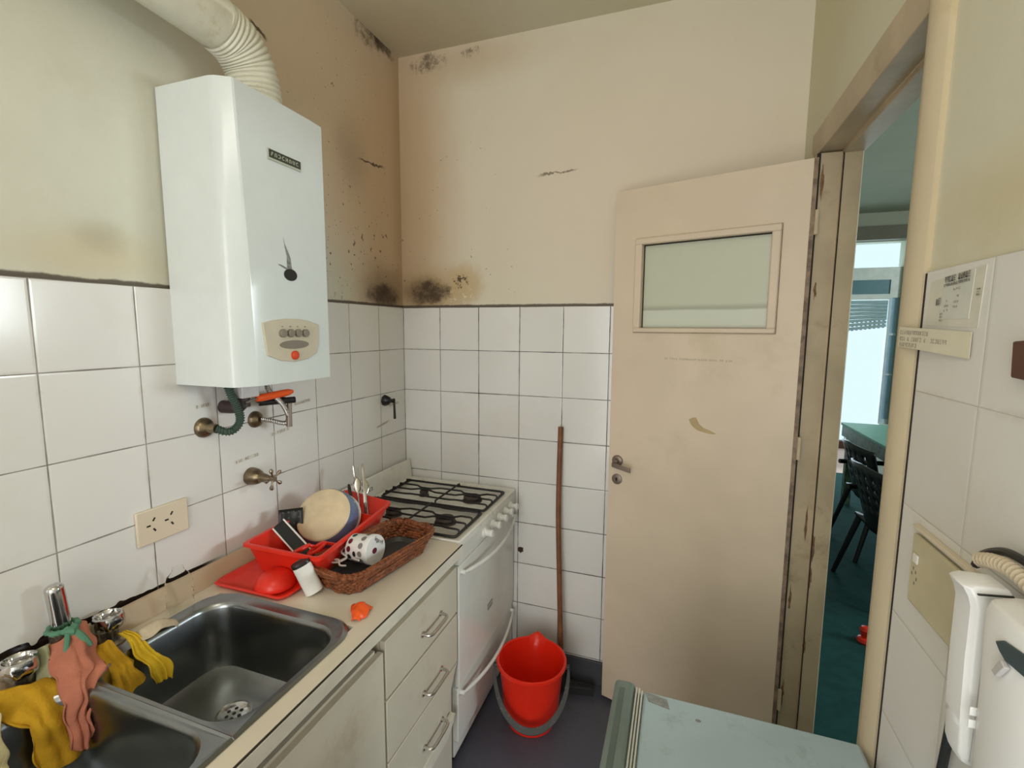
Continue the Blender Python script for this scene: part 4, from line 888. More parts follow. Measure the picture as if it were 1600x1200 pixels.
# ------------------------------------------------------------------ stove
SB, SF, SYL, SYR = 0.035, 0.582, -0.605, -0.010
t = thing('gas_stove', (0.31, -0.31, 0), 'white four-burner gas stove standing in the tiled corner', 'stove')
mb = MB(); mb.box((SB, SYL, 0.04), (SF - 0.02, SYR, 0.865)); mb.build('body', 'enamel', t, bevel=0.004)
mb = MB(); mb.box((SF - 0.03, SYL + 0.002, 0.035), (SF - 0.022, SYR - 0.002, 0.13)); mb.box((SB + .02, SYL + 0.03, 0), (SF - 0.06, SYR - 0.03, 0.04)); mb.build('plinth', 'black', t)
mb = MB(); lo = rr4(SB, SF + 0.008, SYL, SYR, (0.012,) * 4, 0.862, 3); l1 = z_of(lo, 0.880); l2 = rr4(SB + 0.004, SF + 0.004, SYL + 0.004, SYR - 0.004, (0.01,) * 4, 0.884, 3); l3 = rr4(SB + 0.03, SF - 0.020, SYL + 0.018, SYR - 0.03, (0.02,) * 4, 0.883, 3); l4 = rr4(SB + 0.04, SF - 0.030, SYL + 0.028, SYR - 0.04, (0.02,) * 4, 0.874, 3)
mb.loft([lo, l1, l2, l3, l4]); mb.build('hob', 'hob', t, angle=40)
mb = MB(); mb.prism([(SB - 0.02, SYL, 0.878), (SB + 0.006, SYL, 0.878), (SB - 0.004, SYL, 0.972), (SB - 0.012, SYL, 0.972)], (0, SYR - SYL, 0)); bs = mb.build('splash_plate', 'hob', t, bevel=0.002)
mb = MB(); scribble(mb, (SB + 0.0035, -0.375, 0.915), (0, 1, 0), (-0.1, 0, 1), 0.045, 0.014, (1, 0, 0.1), 3, 8, 0.0006); mb.build('lettering', 'ink', bs)
# control panel, oven door, drawer
mb = MB(); mb.prism([(SF - 0.02, SYL, 0.795), (SF + 0.004, SYL, 0.795), (SF + 0.008, SYL, 0.862), (SF - 0.02, SYL, 0.862)], (0, SYR - SYL, 0)); cp = mb.build('control_panel', 'enamel', t, bevel=0.002)
mb = MB(); mb.box((SF - 0.022, SYL + 0.003, 0.325), (SF + 0.002, SYR - 0.003, 0.788)); od = mb.build('oven_door', 'enamel', t, bevel=0.004)
mb = MB(); mb.box((SF - 0.026, SYL + 0.003, 0.105), (SF - 0.004, SYR - 0.003, 0.318)); dr = mb.build('drawer', 'enamel', t, bevel=0.004)
def bar(z, x, par):
    mb = MB(); pts = []
    for i in range(17):
        f = i / 16; y = SYL + 0.022 + (SYR - SYL - 0.044) * f; b = 1 - (2 * f - 1) ** 2
        pts.append(V((x + 0.012 + 0.030 * b, y, z - 0.020 * b)))
    lv = []
    for i, p in enumerate(pts):
        h = 0.0085; w_ = 0.006; e = 0.45 if i in (0, 16) else 1
        lv.append([p + V((w_ * math.cos(a), 0, h * math.sin(a))) * e for a in [2 * PI * k / 10 for k in range(10)]])
    mb.loft(lv)
    for i, j in ((0, 1), (16, 15)): mb.tube([V((x - 0.004, pts[i].y, z)), V((x + 0.016, pts[i].y + (0.004 if i == 0 else -0.004), z))], 0.008, 10)
    mb.build('door_handle' if z > 0.5 else 'drawer_handle', 'whiteplas', par)
bar(0.762, SF + 0.002, od); bar(0.295, SF - 0.004, dr)
mb = MB(); mb.box((SF + 0.002, -0.335, 0.470), (SF + 0.0035, -0.285, 0.495)); em = mb.build('emblem', 'ink', od); mb = MB(); mb.box((SF + 0.0036, -0.330, 0.474), (SF + 0.0042, -0.290, 0.491)); mb.build('emblem_face', 'enamel', em)
mb = MB(); scribble(mb, (SF + 0.0042, -0.328, 0.476), (0, 1, 0), (0, 0, 1), 0.036, 0.012, (1, 0, 0), 5, 9); mb.build('lettering', 'ink', em)
for i, y in enumerate((-0.385, -0.300, -0.222, -0.150, -0.085)):
    mb = MB(); T = frame_T((SF + 0.005, y, 0.826), (1, 0, 0.05)); mb.lathe([(0.0, 0.0), (0.021, 0.0), (0.020, 0.008), (0.0135, 0.012), (0.0125, 0.026), (0.015, 0.030), (0.015, 0.036), (0.012, 0.040), (0.0, 0.041)], T, 24, cap0=False, cap1=False); kn = mb.build('knob', 'whiteplas', cp)
    mb = MB(); mb.box((SF + 0.0475, y - 0.0012, 0.826), (SF + 0.0485, y + 0.0012, 0.840)); mb.build('knob_mark', 'phone_grey', kn)
mb = MB()
for y in (-0.53, -0.47, -0.33, -0.26, -0.19, -0.12):
    mb = MB(); mb.box((SF + 0.0062, y, 0.846), (SF + 0.0072, y + 0.018, 0.8475)); mb.build('panel_mark', 'ink_soft', cp)
for (bx, by, br) in ((0.455, -0.200, 0.038), (0.225, -0.215, 0.020), (0.455, -0.452, 0.038), (0.225, -0.458, 0.030)):
    mb = MB(); T = Matrix.Translation((bx, by, 0.874)); mb.lathe([(br * 1.15, 0.0), (br * 1.1, 0.004), (br * 0.7, 0.006), (br * 0.7, 0.012), (br * 0.98, 0.013), (br, 0.018), (br * 0.9, 0.022), (0.0, 0.023)], T, 28, cap0=False, cap1=False); mb.build('burner', 'burner', t)
def grate(y0, y1):
    mb = MB(); z = 0.902; x0, x1 = 0.075, 0.562; R_ = 0.0042
    mb.tube([V(p) for p in rrect((x0 + x1) / 2, (y0 + y1) / 2, (x1 - x0) / 2, (y1 - y0) / 2, 0.012, 0.888, 3)], 0.0052, 8, closed=True)
    ym = (y0 + y1) / 2; xm = 0.34
    mb.tube([(xm, y0, 0.888), (xm, y0 + 0.006, z), (xm, y1 - 0.006, z), (xm, y1, 0.888)], R_, 8)
    mb.tube([(x0 + 0.006, y0 + 0.01, 0.896), (x0 + 0.006, y1 - 0.01, 0.896)], 0.0035, 8)
    for k, fy in enumerate((0.14, 0.38, 0.62, 0.86)):
        y = y0 + (y1 - y0) * fy; s_ = 1 if fy < .5 else -1; near = 0.020 * s_ if k in (1, 2) else 0.006 * s_
        pts = [(x0, y, 0.889), (x0 + 0.002, y, z), (x0 + 0.05, y, z), (0.17, y, z), (0.20, y + near, z), (0.25, y + near, z), (0.29, y, z), (xm + 0.03, y, z), (0.39, y, z), (0.415, y + near, z), (0.49, y + near, z), (0.515, y, z), (x1 - 0.010, y, z), (x1 - 0.002, y, z - 0.002), (x1, y, 0.889)]
        mb.tube(pts, R_, 8)
        if k in (0, 3): pass
    mb.build('grate', 'iron', t)
grate(-0.325, -0.085); grate(-0.585, -0.345)

# ------------------------------------------------------------------ bucket and floor squeegee
bc = V((0.762, -0.292, 0.0)); BR, BB, BH = 0.142, 0.106, 0.275
t = thing('bucket', bc, 'red plastic bucket with a pouring lip on the dark floor by the stove', 'bucket')
mb = MB(); n = 48; loops = []
def ring(r, z, lip=0.0):
    out = []
    for k in range(n):
        a = 2 * PI * k / n; d = abs((a - math.radians(97) + PI) % (2 * PI) - PI); l = math.exp(-(d / 0.16) ** 2) * lip
        out.append(V((bc.x + (r + l) * math.cos(a), bc.y + (r + l) * math.sin(a), z + l * 0.35)))
    return out
for (r, z, l) in ((BB * 0.0, 0.012, 0), (BB * 0.92, 0.012, 0), (BB * 0.88, 0.0, 0), (BB * 0.91, 0.002, 0), (BB * 0.92, 0.02, 0), (BB * 0.94, 0.048, 0), (BB + 0.006, 0.054, 0), (BR - 0.012, BH - 0.04, 0.002), (BR - 0.006, BH - 0.016, 0.016), (BR + 0.002, BH - 0.013, 0.022), (BR + 0.002, BH - 0.002, 0.026), (BR - 0.002, BH, 0.026), (BR - 0.008, BH - 0.003, 0.024), (BR - 0.012, BH - 0.03, 0.010), (BR - 0.018, BH - 0.06, 0), (BB - 0.002, 0.03, 0), (BB - 0.012, 0.018, 0), (0.0, 0.016, 0)):
    loops.append(ring(max(r, 0.0005), z, l))
mb.loft(loops, cap0=False, cap1=False); mb.build('shell', 'bucket', t, angle=50)
mb = MB(); av = V((math.cos(math.radians(17)), math.sin(math.radians(17)), 0)); dv = V((av.y, -av.x, 0)).normalized()
hp = []
cz = BH - 0.035
tilt = math.radians(42)
for k in range(33):
    a = PI * k / 32; hp.append(bc + V((0, 0, cz)) + av * (math.cos(a) * (BR + 0.010)) + (dv * math.cos(tilt) - V((0, 0, 1)) * math.sin(tilt)) * (math.sin(a) * 0.222))
lv = []
for i, p in enumerate(hp):
    d = (hp[min(i + 1, 32)] - hp[max(i - 1, 0)]).normalized(); nn = (p - bc - V((0, 0, cz))).normalized(); s_ = d.cross(nn).normalized(); wd = 0.0075 if 6 < i < 26 else 0.005; tn = 0.0095 * math.sin(PI * i / 32) ** 0.5 + 0.003
    lv.append([p + s_ * wd + nn * tn, p - s_ * wd + nn * tn, p - s_ * wd - nn * tn, p + s_ * wd - nn * tn])
mb.loft(lv, smooth=False)
for s_ in (0, 32): mb.tube([hp[s_] - av * (0.016 if s_ == 0 else -0.016), hp[s_] + av * (0.004 if s_ == 0 else -0.004)], 0.009, 12)
mb.build('handle', 'greyplas', t, bevel=0.0015)
t = thing('floor_squeegee', (0.88, -0.10, 0), 'floor squeegee with a dark wooden pole leaning against the tiles', 'squeegee')
mb = MB(); mb.tube(spline([(0.846, -0.100, 0.055), (0.836, -0.090, 0.239), (0.820, -0.070, 0.528), (0.804, -0.045, 0.843), (0.801, -0.018, 1.193)], 6), 0.0115, 14); mb.build('pole', 'wood', t)
mb = MB(); a, b = V((0.740, -0.128, 0.030)), V((0.985, -0.080, 0.030)); d = (b - a).normalized(); nn = V((-d.y, d.x, 0))
mb.prism([a - nn * 0.012, b - nn * 0.012, b + nn * 0.012, a + nn * 0.012], (0, 0, 0.014)); mb.tube([(0.847, -0.102, 0.04), (0.843, -0.096, 0.115)], [0.020, 0.015], 12)
hd = mb.build('head', 'rubber', t, bevel=0.003); mb = MB(); mb.prism([a - nn * 0.004 - V((0, 0, .029)), b - nn * 0.004 - V((0, 0, .029)), b + nn * 0.004 - V((0, 0, .029)), a + nn * 0.004 - V((0, 0, .029))], (0, 0, 0.030)); mb.build('rubber_blade', 'rubber', hd)

# ------------------------------------------------------------------ refrigerator
t = thing('small_fridge', (1.43, -1.35, 0), 'low pale blue fridge under the right-hand wall, top scuffed', 'refrigerator')
FX0, FX1, FY0, FY1, FZ = 1.240, 1.650, -1.66, -1.012, 0.820
mb = MB(); mb.box((FX0, FY0, 0.03), (FX1, FY1, FZ)); mb.build('cabinet', 'fridge', t, bevel=0.007, seg=3)
mb = MB(); mb.box((1.176, FY0 - 0.008, 0.06), (1.222, FY1 + 0.018, FZ + 0.002)); fd = mb.build('door', 'fridge_door', t, bevel=0.011, seg=4)
mb = MB(); mb.box((1.188, FY0 + 0.03, FZ + 0.0022), (1.200, FY1 - 0.012, FZ + 0.0030)); mb.build('door_groove_strip', P('groove_shade', (0.11, 0.145, 0.13), 0.5), fd)  # groove drawn as a strip, its shade put into a darker door colour
for x in (1.223, 1.229, 1.235):
    mb = MB(); mb.box((x, FY0 + 0.01, 0.09), (x + 0.0035, FY1 + (0.002 if x < 1.23 else -0.004), FZ + 0.001)); mb.build('gasket_rib', 'gasket', fd, bevel=0.001)
mb = MB(); mb.box((1.2215, FY0 + 0.012, 0.10), (1.2405, FY1 - 0.008, FZ - 0.006)); mb.build('gasket_gap', 'fridge_door', fd)
mb = MB(); mb.box((FX0 + 0.02, FY0 + 0.03, 0.0), (FX1 - 0.02, FY1 - 0.03, 0.03)); mb.build('feet', 'black', t)
mb = MB(); mb.prism([(1.243, -1.018, FZ + .0002), (1.290, -1.024, FZ + .0002), (1.296, -1.052, FZ + .0002), (1.252, -1.044, FZ + .0002)], (0, 0, 0.0003)); WPM = P('worn_patch', (0.28, 0.29, 0.28), 0.6, var=0.2, vscale=80); mb.build('worn_patch', WPM, t, label='grey scuff mark'); mb = MB(); mb.prism([(1.352 + 0.006 * math.cos(a), -1.062 + 0.004 * math.sin(a), FZ + .0002) for a in [2 * PI * k / 10 for k in range(10)]], (0, 0, 0.0003)); mb.build('worn_patch', WPM, t, label='small dark speck')

# ------------------------------------------------------------------ right wall: paper, label, switch, intercom
t = thing('paper_notice', (W, -1.12, 1.63), 'old form in a clear sleeve taped to the tiles right of the doorway', 'notice')
mb = MB(); mb.prism([(W - 0.0007, -1.056, 1.702), (W - 0.0007, -1.205, 1.712), (W - 0.0007, -1.200, 1.626), (W - 0.0007, -1.050, 1.632)], (0.0006, 0, 0)); ps = mb.build('plastic_sleeve', 'plastic_sleeve', t)
mb = MB(); mb.prism([(W - 0.0012, -1.100, 1.704), (W - 0.0012, -1.180, 1.709), (W - 0.0012, -1.176, 1.640), (W - 0.0012, -1.090, 1.640)], (0.0005, 0, 0)); pp = mb.build('form', P('old_form', (0.66, 0.67, 0.60), 0.4), t)
mb = MB(); scribble(mb, (W - 0.0023, -1.102, 1.696), (0, -1, 0.05), (0, 0, 1), 0.070, 0.009, (-1, 0, 0), 11, 21); scribble(mb, (W - 0.0023, -1.102, 1.690), (0, -1, 0.05), (0, 0, 1), 0.070, 0.004, (-1, 0, 0), 16, 22); scribble(mb, (W - 0.0023, -1.082, 1.662), (0, -1, 0.2), (0, 0, 1), 0.018, 0.010, (-1, 0, 0), 4, 23)
mb.build('printed_heading', 'ink', t)
mb = MB()
for k, (y, z, l) in enumerate(((-1.128, 1.683, .02), (-1.130, 1.672, .025), (-1.106, 1.666, .012), (-1.132, 1.664, .014), (-1.106, 1.659, .014), (-1.132, 1.657, .012), (-1.106, 1.652, .012))): mb = MB(); scribble(mb, (W - 0.0014, y, z), (0, -1, 0.05), (0, 0, 1), l, 0.003, (-1, 0, 0), 3, 30 + k); mb.build('printed_line', 'ink_soft', t)
mb = MB(); scribble(mb, (W - 0.0023, -1.192, 1.682), (0, 0, -1), (0, -1, 0), 0.012, 0.007, (-1, 0, 0), 3, 41); scribble(mb, (W - 0.0023, -1.098, 1.650), (0, 0, -1), (0, -1, 0), 0.014, 0.006, (-1, 0, 0), 3, 42)
mb.build('handwriting', 'ink_soft', t)
t = thing('instruction_label', (W, -1.10, 1.59), 'three-line instruction label overlapping the door frame beside the form', 'label')
mb = MB(); mb.prism([(W - 0.0190, -1.004, 1.628), (W - 0.0192, -1.032, 1.628), (W - 0.0022, -1.060, 1.626), (W - 0.0022, -1.195, 1.622), (W - 0.0022, -1.195, 1.583), (W - 0.0022, -1.060, 1.587), (W - 0.0192, -1.032, 1.590), (W - 0.0190, -1.004, 1.590)], (0.0006, 0, 0)) if False else None
lv = []
for (x, y, za, zb) in ((W - 0.0170, -0.998, 1.594, 1.630), (W - 0.0172, -1.012, 1.594, 1.629), (W - 0.0100, -1.100, 1.589, 1.625), (W - 0.0020, -1.192, 1.583, 1.621)): lv.append([V((x, y, za)), V((x, y, zb)), V((x - .0006, y, zb)), V((x - .0006, y, za))])
mb.loft(lv, smooth=False); mb.build('label_strip', 'paper', t)
for k, (L_, z) in enumerate(((0.085, 1.6165), (0.135, 1.6055), (0.055, 1.5955))):
    mb = MB(); scribble(mb, (W - 0.0184, -1.006, z), (0.0835, -1, -0.03), (0, 0, 1), L_, 0.0068, (-1, -0.08, 0), int(L_ / 0.0060), 51 + k, 0.0004)
    mb.build('text_line', 'ink_soft', t)
t = thing('wall_switch', (W, -1.16, 1.17), 'yellowed switch plate with one white rocker behind the intercom', 'switch')
mb = MB(); mb.prism([(W - 0.008, -1.102, 1.292), (W - 0.008, -1.245, 1.292), (W - 0.008, -1.245, 1.175), (W - 0.008, -1.102, 1.175)], (0.008, 0, 0)); sp = mb.build('plate', P('yellowed_plate', (0.60, 0.53, 0.34), 0.35), t, bevel=0.004)
mb = MB(); mb.box((W - 0.011, -1.131, 1.247), (W - 0.008, -1.116, 1.262)); mb.build('rocker', 'whiteplas', t, bevel=0.001)
mb = MB()
for (y, z) in ((-1.116, 1.236), (-1.112, 1.226), (-1.124, 1.232), (-1.128, 1.222), (-1.122, 1.213)):
    mb = MB(); mb.box((W - 0.0083, y - 0.002, z - 0.003), (W - 0.008, y + 0.001, z + 0.002)); mb.build('slot', 'ink', sp)
mb = MB(); mb.box((W - 0.009, -1.30, 1.300), (W, -1.10, 1.306)); 
tag(mb.build('cable_duct', 'cream_plate', bevel=0.001), 'thin cream cable strip on the tiles above the switch plate', 'cable duct')

# intercom handset, its base and cords
ix = 1.617
t = thing('intercom_phone', (W, -1.41, 1.10), 'white intercom phone with its handset hung on the right wall', 'intercom')
mb = MB()
lp = []
for (z, x, dx) in ((1.04, 1.614, 0), (1.06, 1.611, 0), (1.20, 1.607, 0), (1.325, 1.603, 0), (1.336, 1.607, 0), (1.340, 1.622, 0)):
    lp.append([V(p) for p in ((W - 0.002, -1.405, z), (x + 0.014, -1.405, z), (x + 0.003, -1.410, z), (x, -1.422, z), (x, -1.50, z), (x + 0.01, -1.515, z), (W - 0.002, -1.515, z))])
mb.loft(lp, smooth=True); mb.box((1.630, -1.415, 1.05), (W - 0.002, -1.388, 1.331)); mb.box((1.642, -1.415, 1.10), (W - 0.002, -1.350, 1.315)); mb.build('base', 'phone', t, bevel=0.002)
mb = MB(); lv = []
prof = [  # z, outer x, inner x, half width
    (1.112, 1.624, 1.636, 0.012), (1.118, 1.615, 1.640, 0.018), (1.130, 1.6115, 1.641, 0.0205), (1.160, 1.610, 1.641, 0.021), (1.172, 1.609, 1.634, 0.021), (1.182, 1.6085, 1.626, 0.021), (1.215, 1.6075, 1.624, 0.021),
    (1.252, 1.6065, 1.625, 0.021), (1.262, 1.6065, 1.627, 0.021), (1.268, 1.6065, 1.640, 0.021), (1.310, 1.606, 1.641, 0.021), (1.322, 1.603, 1.641, 0.021), (1.334, 1.597, 1.640, 0.0205), (1.338, 1.604, 1.638, 0.018)]
yc = -1.366
for z, xo, xi, hw in prof:
    lv.append([V((xi, yc - hw, z)), V((xo + 0.006, yc - hw, z)), V((xo + 0.001, yc - hw * 0.75, z)), V((xo, yc, z)), V((xo + 0.001, yc + hw * 0.75, z)), V((xo + 0.006, yc + hw, z)), V((xi, yc + hw, z))])
mb.loft(lv); hs = mb.build('handset', 'phone', t, bevel=0.0015)
mb = MB(); mb.box((1.6205, yc - 0.0213, 1.125), (1.6212, yc - 0.0205, 1.32)); mb.build('handset_seam', 'phone_grey', hs)
mb = MB(); mb.prism([(1.607, -1.3905, 1.3300), (1.638, -1.3905, 1.3330), (1.638, -1.3930, 1.3330), (1.607, -1.3930, 1.3300)], (0, 0, 0.0015)); mb.build('slot', 'black', t)
for z in (1.195, 1.180):
    mb = MB(); mb.box((1.606, -1.406, z), (1.616, -1.4035, z + 0.010)); mb.build('button', 'phone', t, bevel=0.0008)
mb = MB(); corrugated(mb, [(1.640, -1.325, 1.345), (1.641, -1.345, 1.353), (1.642, -1.375, 1.358), (1.644, -1.41, 1.353), (1.645, -1.45, 1.345), (1.645, -1.50, 1.34)], 0.0085, 0.0065, 0.10)
tag(mb.build('coiled_cord', 'cord'), 'beige ribbed cord running along the top of the intercom', 'cord')
mb = MB(); mb.tube(spline([(1.655, -1.285, 1.322), (1.652, -1.305, 1.345), (1.652, -1.345, 1.366), (1.652, -1.40, 1.370), (1.655, -1.46, 1.368), (1.655, -1.52, 1.36)], 8), 0.005, 8)
tag(mb.build('cable', 'black'), 'black cable arching over the intercom', 'cable')
mb = MB(); mb.tube(spline([(1.660, -1.268, 1.14), (1.660, -1.262, 1.06), (1.660, -1.25, 0.95), (1.662, -1.24, 0.84)], 8), 0.006, 8)
tag(mb.build('cable', 'black'), 'black cable running down the wall below the intercom', 'cable')
mb = MB(); mb.prism([(W - 0.012, -1.299, 1.610), (W - 0.012, -1.46, 1.622), (W - 0.012, -1.46, 1.560), (W - 0.012, -1.303, 1.567)], (0.0115, 0, 0))
tag(mb.build('wall_plaque', 'brown', bevel=0.002), 'dark brown wooden plaque cut off by the right edge of the photo', 'plaque')
t = thing('clip', (1.590, -1.455, 1.28), 'dark teal clip stuck on the front of the intercom', 'clip')
mb = MB(); mb.prism([(1.6035, -1.440, 1.306), (1.6035, -1.452, 1.314), (1.6035, -1.50, 1.322), (1.6035, -1.50, 1.300), (1.6035, -1.458, 1.296), (1.6035, -1.448, 1.300)], (-0.003, 0, 0)); mb.build('grip', P('teal_plastic', (0.04, 0.07, 0.08), 0.4), t, bevel=0.0015)
mb = MB(); mb.prism([(1.6030, -1.456, 1.296), (1.6030, -1.464, 1.292), (1.6030, -1.452, 1.274), (1.6030, -1.445, 1.276)], (-0.005, 0, 0)); mb.build('tongue', 'phone_grey', t, bevel=0.001)

# ------------------------------------------------------------------ dish rack, its tray and what stands in it
def quad_loop(c, r, z, n=5, inset=0.0):
    """rounded loop inside the quad c = [(x0,y0) near-left, near-right, far-right, far-left]"""
    base = rr4(-1, 1, -1, 1, (r,) * 4, 0, n); out = []
    (ax, ay), (bx, by), (cx, cy), (dx, dy) = c
    lx = ((bx - ax) + (cx - dx)) / 2; ly = ((dy - ay) + (cy - by)) / 2
    for p in base:
        u = (p.x * (1 - 2 * inset / abs(lx)) + 1) / 2; v = (p.y * (1 - 2 * inset / abs(ly)) + 1) / 2
        out.append(V(((ax * (1 - u) + bx * u) * (1 - v) + (dx * (1 - u) + cx * u) * v, (ay * (1 - u) + by * u) * (1 - v) + (dy * (1 - u) + cy * u) * v, z)))
    return out
TR = [(0.048, -1.112), (0.305, -1.108), (0.315, -0.655), (0.050, -0.618)]
RK = [(0.085, -1.039), (0.372, -1.037), (0.309, -0.590), (0.060, -0.537)]; RB = [(0.115, -1.000), (0.330, -0.998), (0.280, -0.650), (0.085, -0.622)]
t = thing('drip_tray', (0.18, -0.85, 0.8805), 'flat red drip tray under the red dish rack, its end showing by the sink', 'tray')
mb = MB(); mb.loft([quad_loop(TR, 0.16, 0.8815, inset=0.010), quad_loop(TR, 0.16, 0.894), quad_loop(TR, 0.16, 0.8965, inset=0.003), quad_loop(TR, 0.16, 0.8955, inset=0.009), quad_loop(TR, 0.16, 0.887, inset=0.018), quad_loop(TR, 0.3, 0.8865, inset=0.05)])
mb.build('tray_body', 'red', t, angle=50)
t = thing('dish_rack', (0.20, -0.80, 0.888), 'red plastic dish rack of crockery against the left tiles', 'dish rack')
mb = MB(); L = [quad_loop(RB, 0.10, 0.890), quad_loop(RK, 0.10, 0.975, inset=0.010), quad_loop(RK, 0.10, 0.978, inset=0.0), quad_loop(RK, 0.10, 0.986, inset=0.0), quad_loop(RK, 0.10, 0.988, inset=0.003), quad_loop(RK, 0.10, 0.986, inset=0.012), quad_loop(RB, 0.10, 0.897, inset=0.004)]
mb.loft(L); mb.build('basket', 'red', t, angle=45)
mb = MB(); mb.prism([(0.098, -0.685, 0.897), (0.282, -0.708, 0.897), (0.305, -0.690, 0.968), (0.078, -0.662, 0.968)], (0.0005, 0.004, 0)); mb.build('cutlery_divider', 'red', t)
for k in range(9):
    f = k / 8; x0 = 0.115 + 0.01 * f; mb = MB()
    mb.prism([(0.125, -0.975 + 0.033 * k, 0.897), (0.31 - 0.02 * f, -0.975 + 0.031 * k, 0.897), (0.31 - 0.02 * f, -0.975 + 0.031 * k, 0.905), (0.125, -0.975 + 0.033 * k, 0.905)], (0, 0.003, 0)); mb.build('rack_rib', 'red', t)
# bowl with an unglazed cream foot, leaning with its underside to the camera; a white plate behind it
camd = (CAM - V((0.19, -0.80, 1.0))).normalized()
nn = (camd + V((0, 0, 1)) * 0.40 - r_ * 0.42).normalized()
T = frame_T(V((0.180, -0.802, 1.002)), nn)
mb = MB(); mb.lathe([(0.0, 0.0), (0.084, 0.0), (0.088, -0.002), (0.090, -0.005)], T, 48, cap0=False, cap1=False); b1 = MB(); b1.lathe([(0.090, -0.005), (0.096, -0.018), (0.100, -0.036), (0.102, -0.056), (0.099, -0.057), (0.096, -0.036), (0.090, -0.016), (0.0, -0.012)], T, 48, cap0=False, cap1=False)
t = thing('bowl', (0.188, -0.80, 0.895), 'shallow blue bowl with a cream underside, leaning in the dish rack', 'bowl')
mb.build('bowl_base', 'creamcer', t); b1.build('bowl_wall', 'bluecer', t)
T2 = frame_T(V((0.180, -0.802, 1.002)) - nn * 0.070 + r_ * 0.008 + V((0, 0, 0.012)), nn)
mb = MB(); mb.lathe([(0.0, 0.0), (0.055, 0.0), (0.062, -0.003), (0.092, -0.013), (0.093, -0.016), (0.060, -0.008), (0.0, -0.005)], T2, 48, cap0=False, cap1=False)
tag(mb.build('plate', 'whitecer'), 'white plate showing a thin edge behind the blue bowl', 'plate')
# black skimmer, black-handled knife block and red-handled scissors in the near half of the rack
def obox(c, dx, dy, dz, T, mb): return mb.box((c[0] - dx, c[1] - dy, c[2] - dz), (c[0] + dx, c[1] + dy, c[2] + dz), T)
d = (V((0.155, -0.905, 0.965)) - V((0.225, -0.895, 0.905))).normalized()
t = thing('knife', (0.20, -0.9, 0.90), 'wide black knife handle with two white edges in the red rack', 'knife')
ca = V((0.235, -0.935, 0.925)); cb = V((0.105, -0.915, 1.000)); ax = (cb - ca).normalized(); sd = ax.cross(camd).normalized(); nr = sd.cross(ax)
T = Matrix(((sd.x, nr.x, ax.x, ca.x), (sd.y, nr.y, ax.y, ca.y), (sd.z, nr.z, ax.z, ca.z), (0, 0, 0, 1))); Lh = (cb - ca).length
mb = MB(); mb.box((-0.018, -0.006, -0.02), (0.018, 0.006, Lh), T); mb.build('handle', 'black', t, bevel=0.002)
for sx in (-1, 1):
    mb = MB(); mb.box((sx * 0.0195 - 0.0022, -0.0075, -0.015), (sx * 0.0195 + 0.0022, 0.0075, Lh - 0.002), T); mb.build('white_edge', 'whiteplas', t)
t = thing('skimmer', (0.15, -0.86, 0.90), 'black perforated skimmer head behind the knife handle in the rack', 'skimmer')
ca = V((0.112, -0.872, 0.935)); T = frame_T(ca, camd, (0, 0, 1)); mb = MB(); vs = []; N = 10
mb.grid(lambda u, v: T @ V((0.010 + 0.085 * u, (v - .5) * 0.072, 0.012 * (2 * v - 1) ** 2 - 0.010)), 6, 6); mb.build('head', 'black', t, solid=0.002)
mb = MB()
for i in range(4):
    for j in range(4):
        c = T @ V((0.030 + 0.018 * i, (j - 1.5) * 0.016, -0.0085 + 0.012 * ((j - 1.5) / 2.25) ** 2)); nz = T.to_3x3() @ V((0, 0, 1)); mb.tube([c, c + nz * 0.0016], 0.0032, 8)
mb.build('holes', 'darkgrey', t)
mb = MB(); mb.tube([T @ V((0.012, 0, -0.008)), T @ V((-0.03, 0, -0.008))], 0.006, 8); mb.build('stem', 'black', t)
t = thing('scissors', (0.26, -0.96, 0.90), 'red-handled scissors lying at the near corner of the rack', 'scissors')
for k, (cx, cy, a) in enumerate(((0.245, -0.968, 0.2), (0.285, -0.950, 0.9))):
    mb = MB(); pts = [V((cx + 0.023 * math.cos(q) * math.cos(a) - 0.013 * math.sin(q) * math.sin(a), cy + 0.023 * math.cos(q) * math.sin(a) + 0.013 * math.sin(q) * math.cos(a), 0.965 + 0.012 * math.cos(q))) for q in [2 * PI * i / 20 for i in range(20)]]
    mb.tube(pts, 0.0055, 8, closed=True); mb.tube([pts[0], pts[0] + V((0.012, 0.035, -0.020))], 0.005, 8); mb.build('finger_loop', 'red', t)
mb = MB(); mb.prism([(0.262, -0.935, 0.950), (0.285, -0.925, 0.950), (0.262, -0.83, 0.91)], (0, 0, 0.003)); mb.build('blades', 'chrome', t)
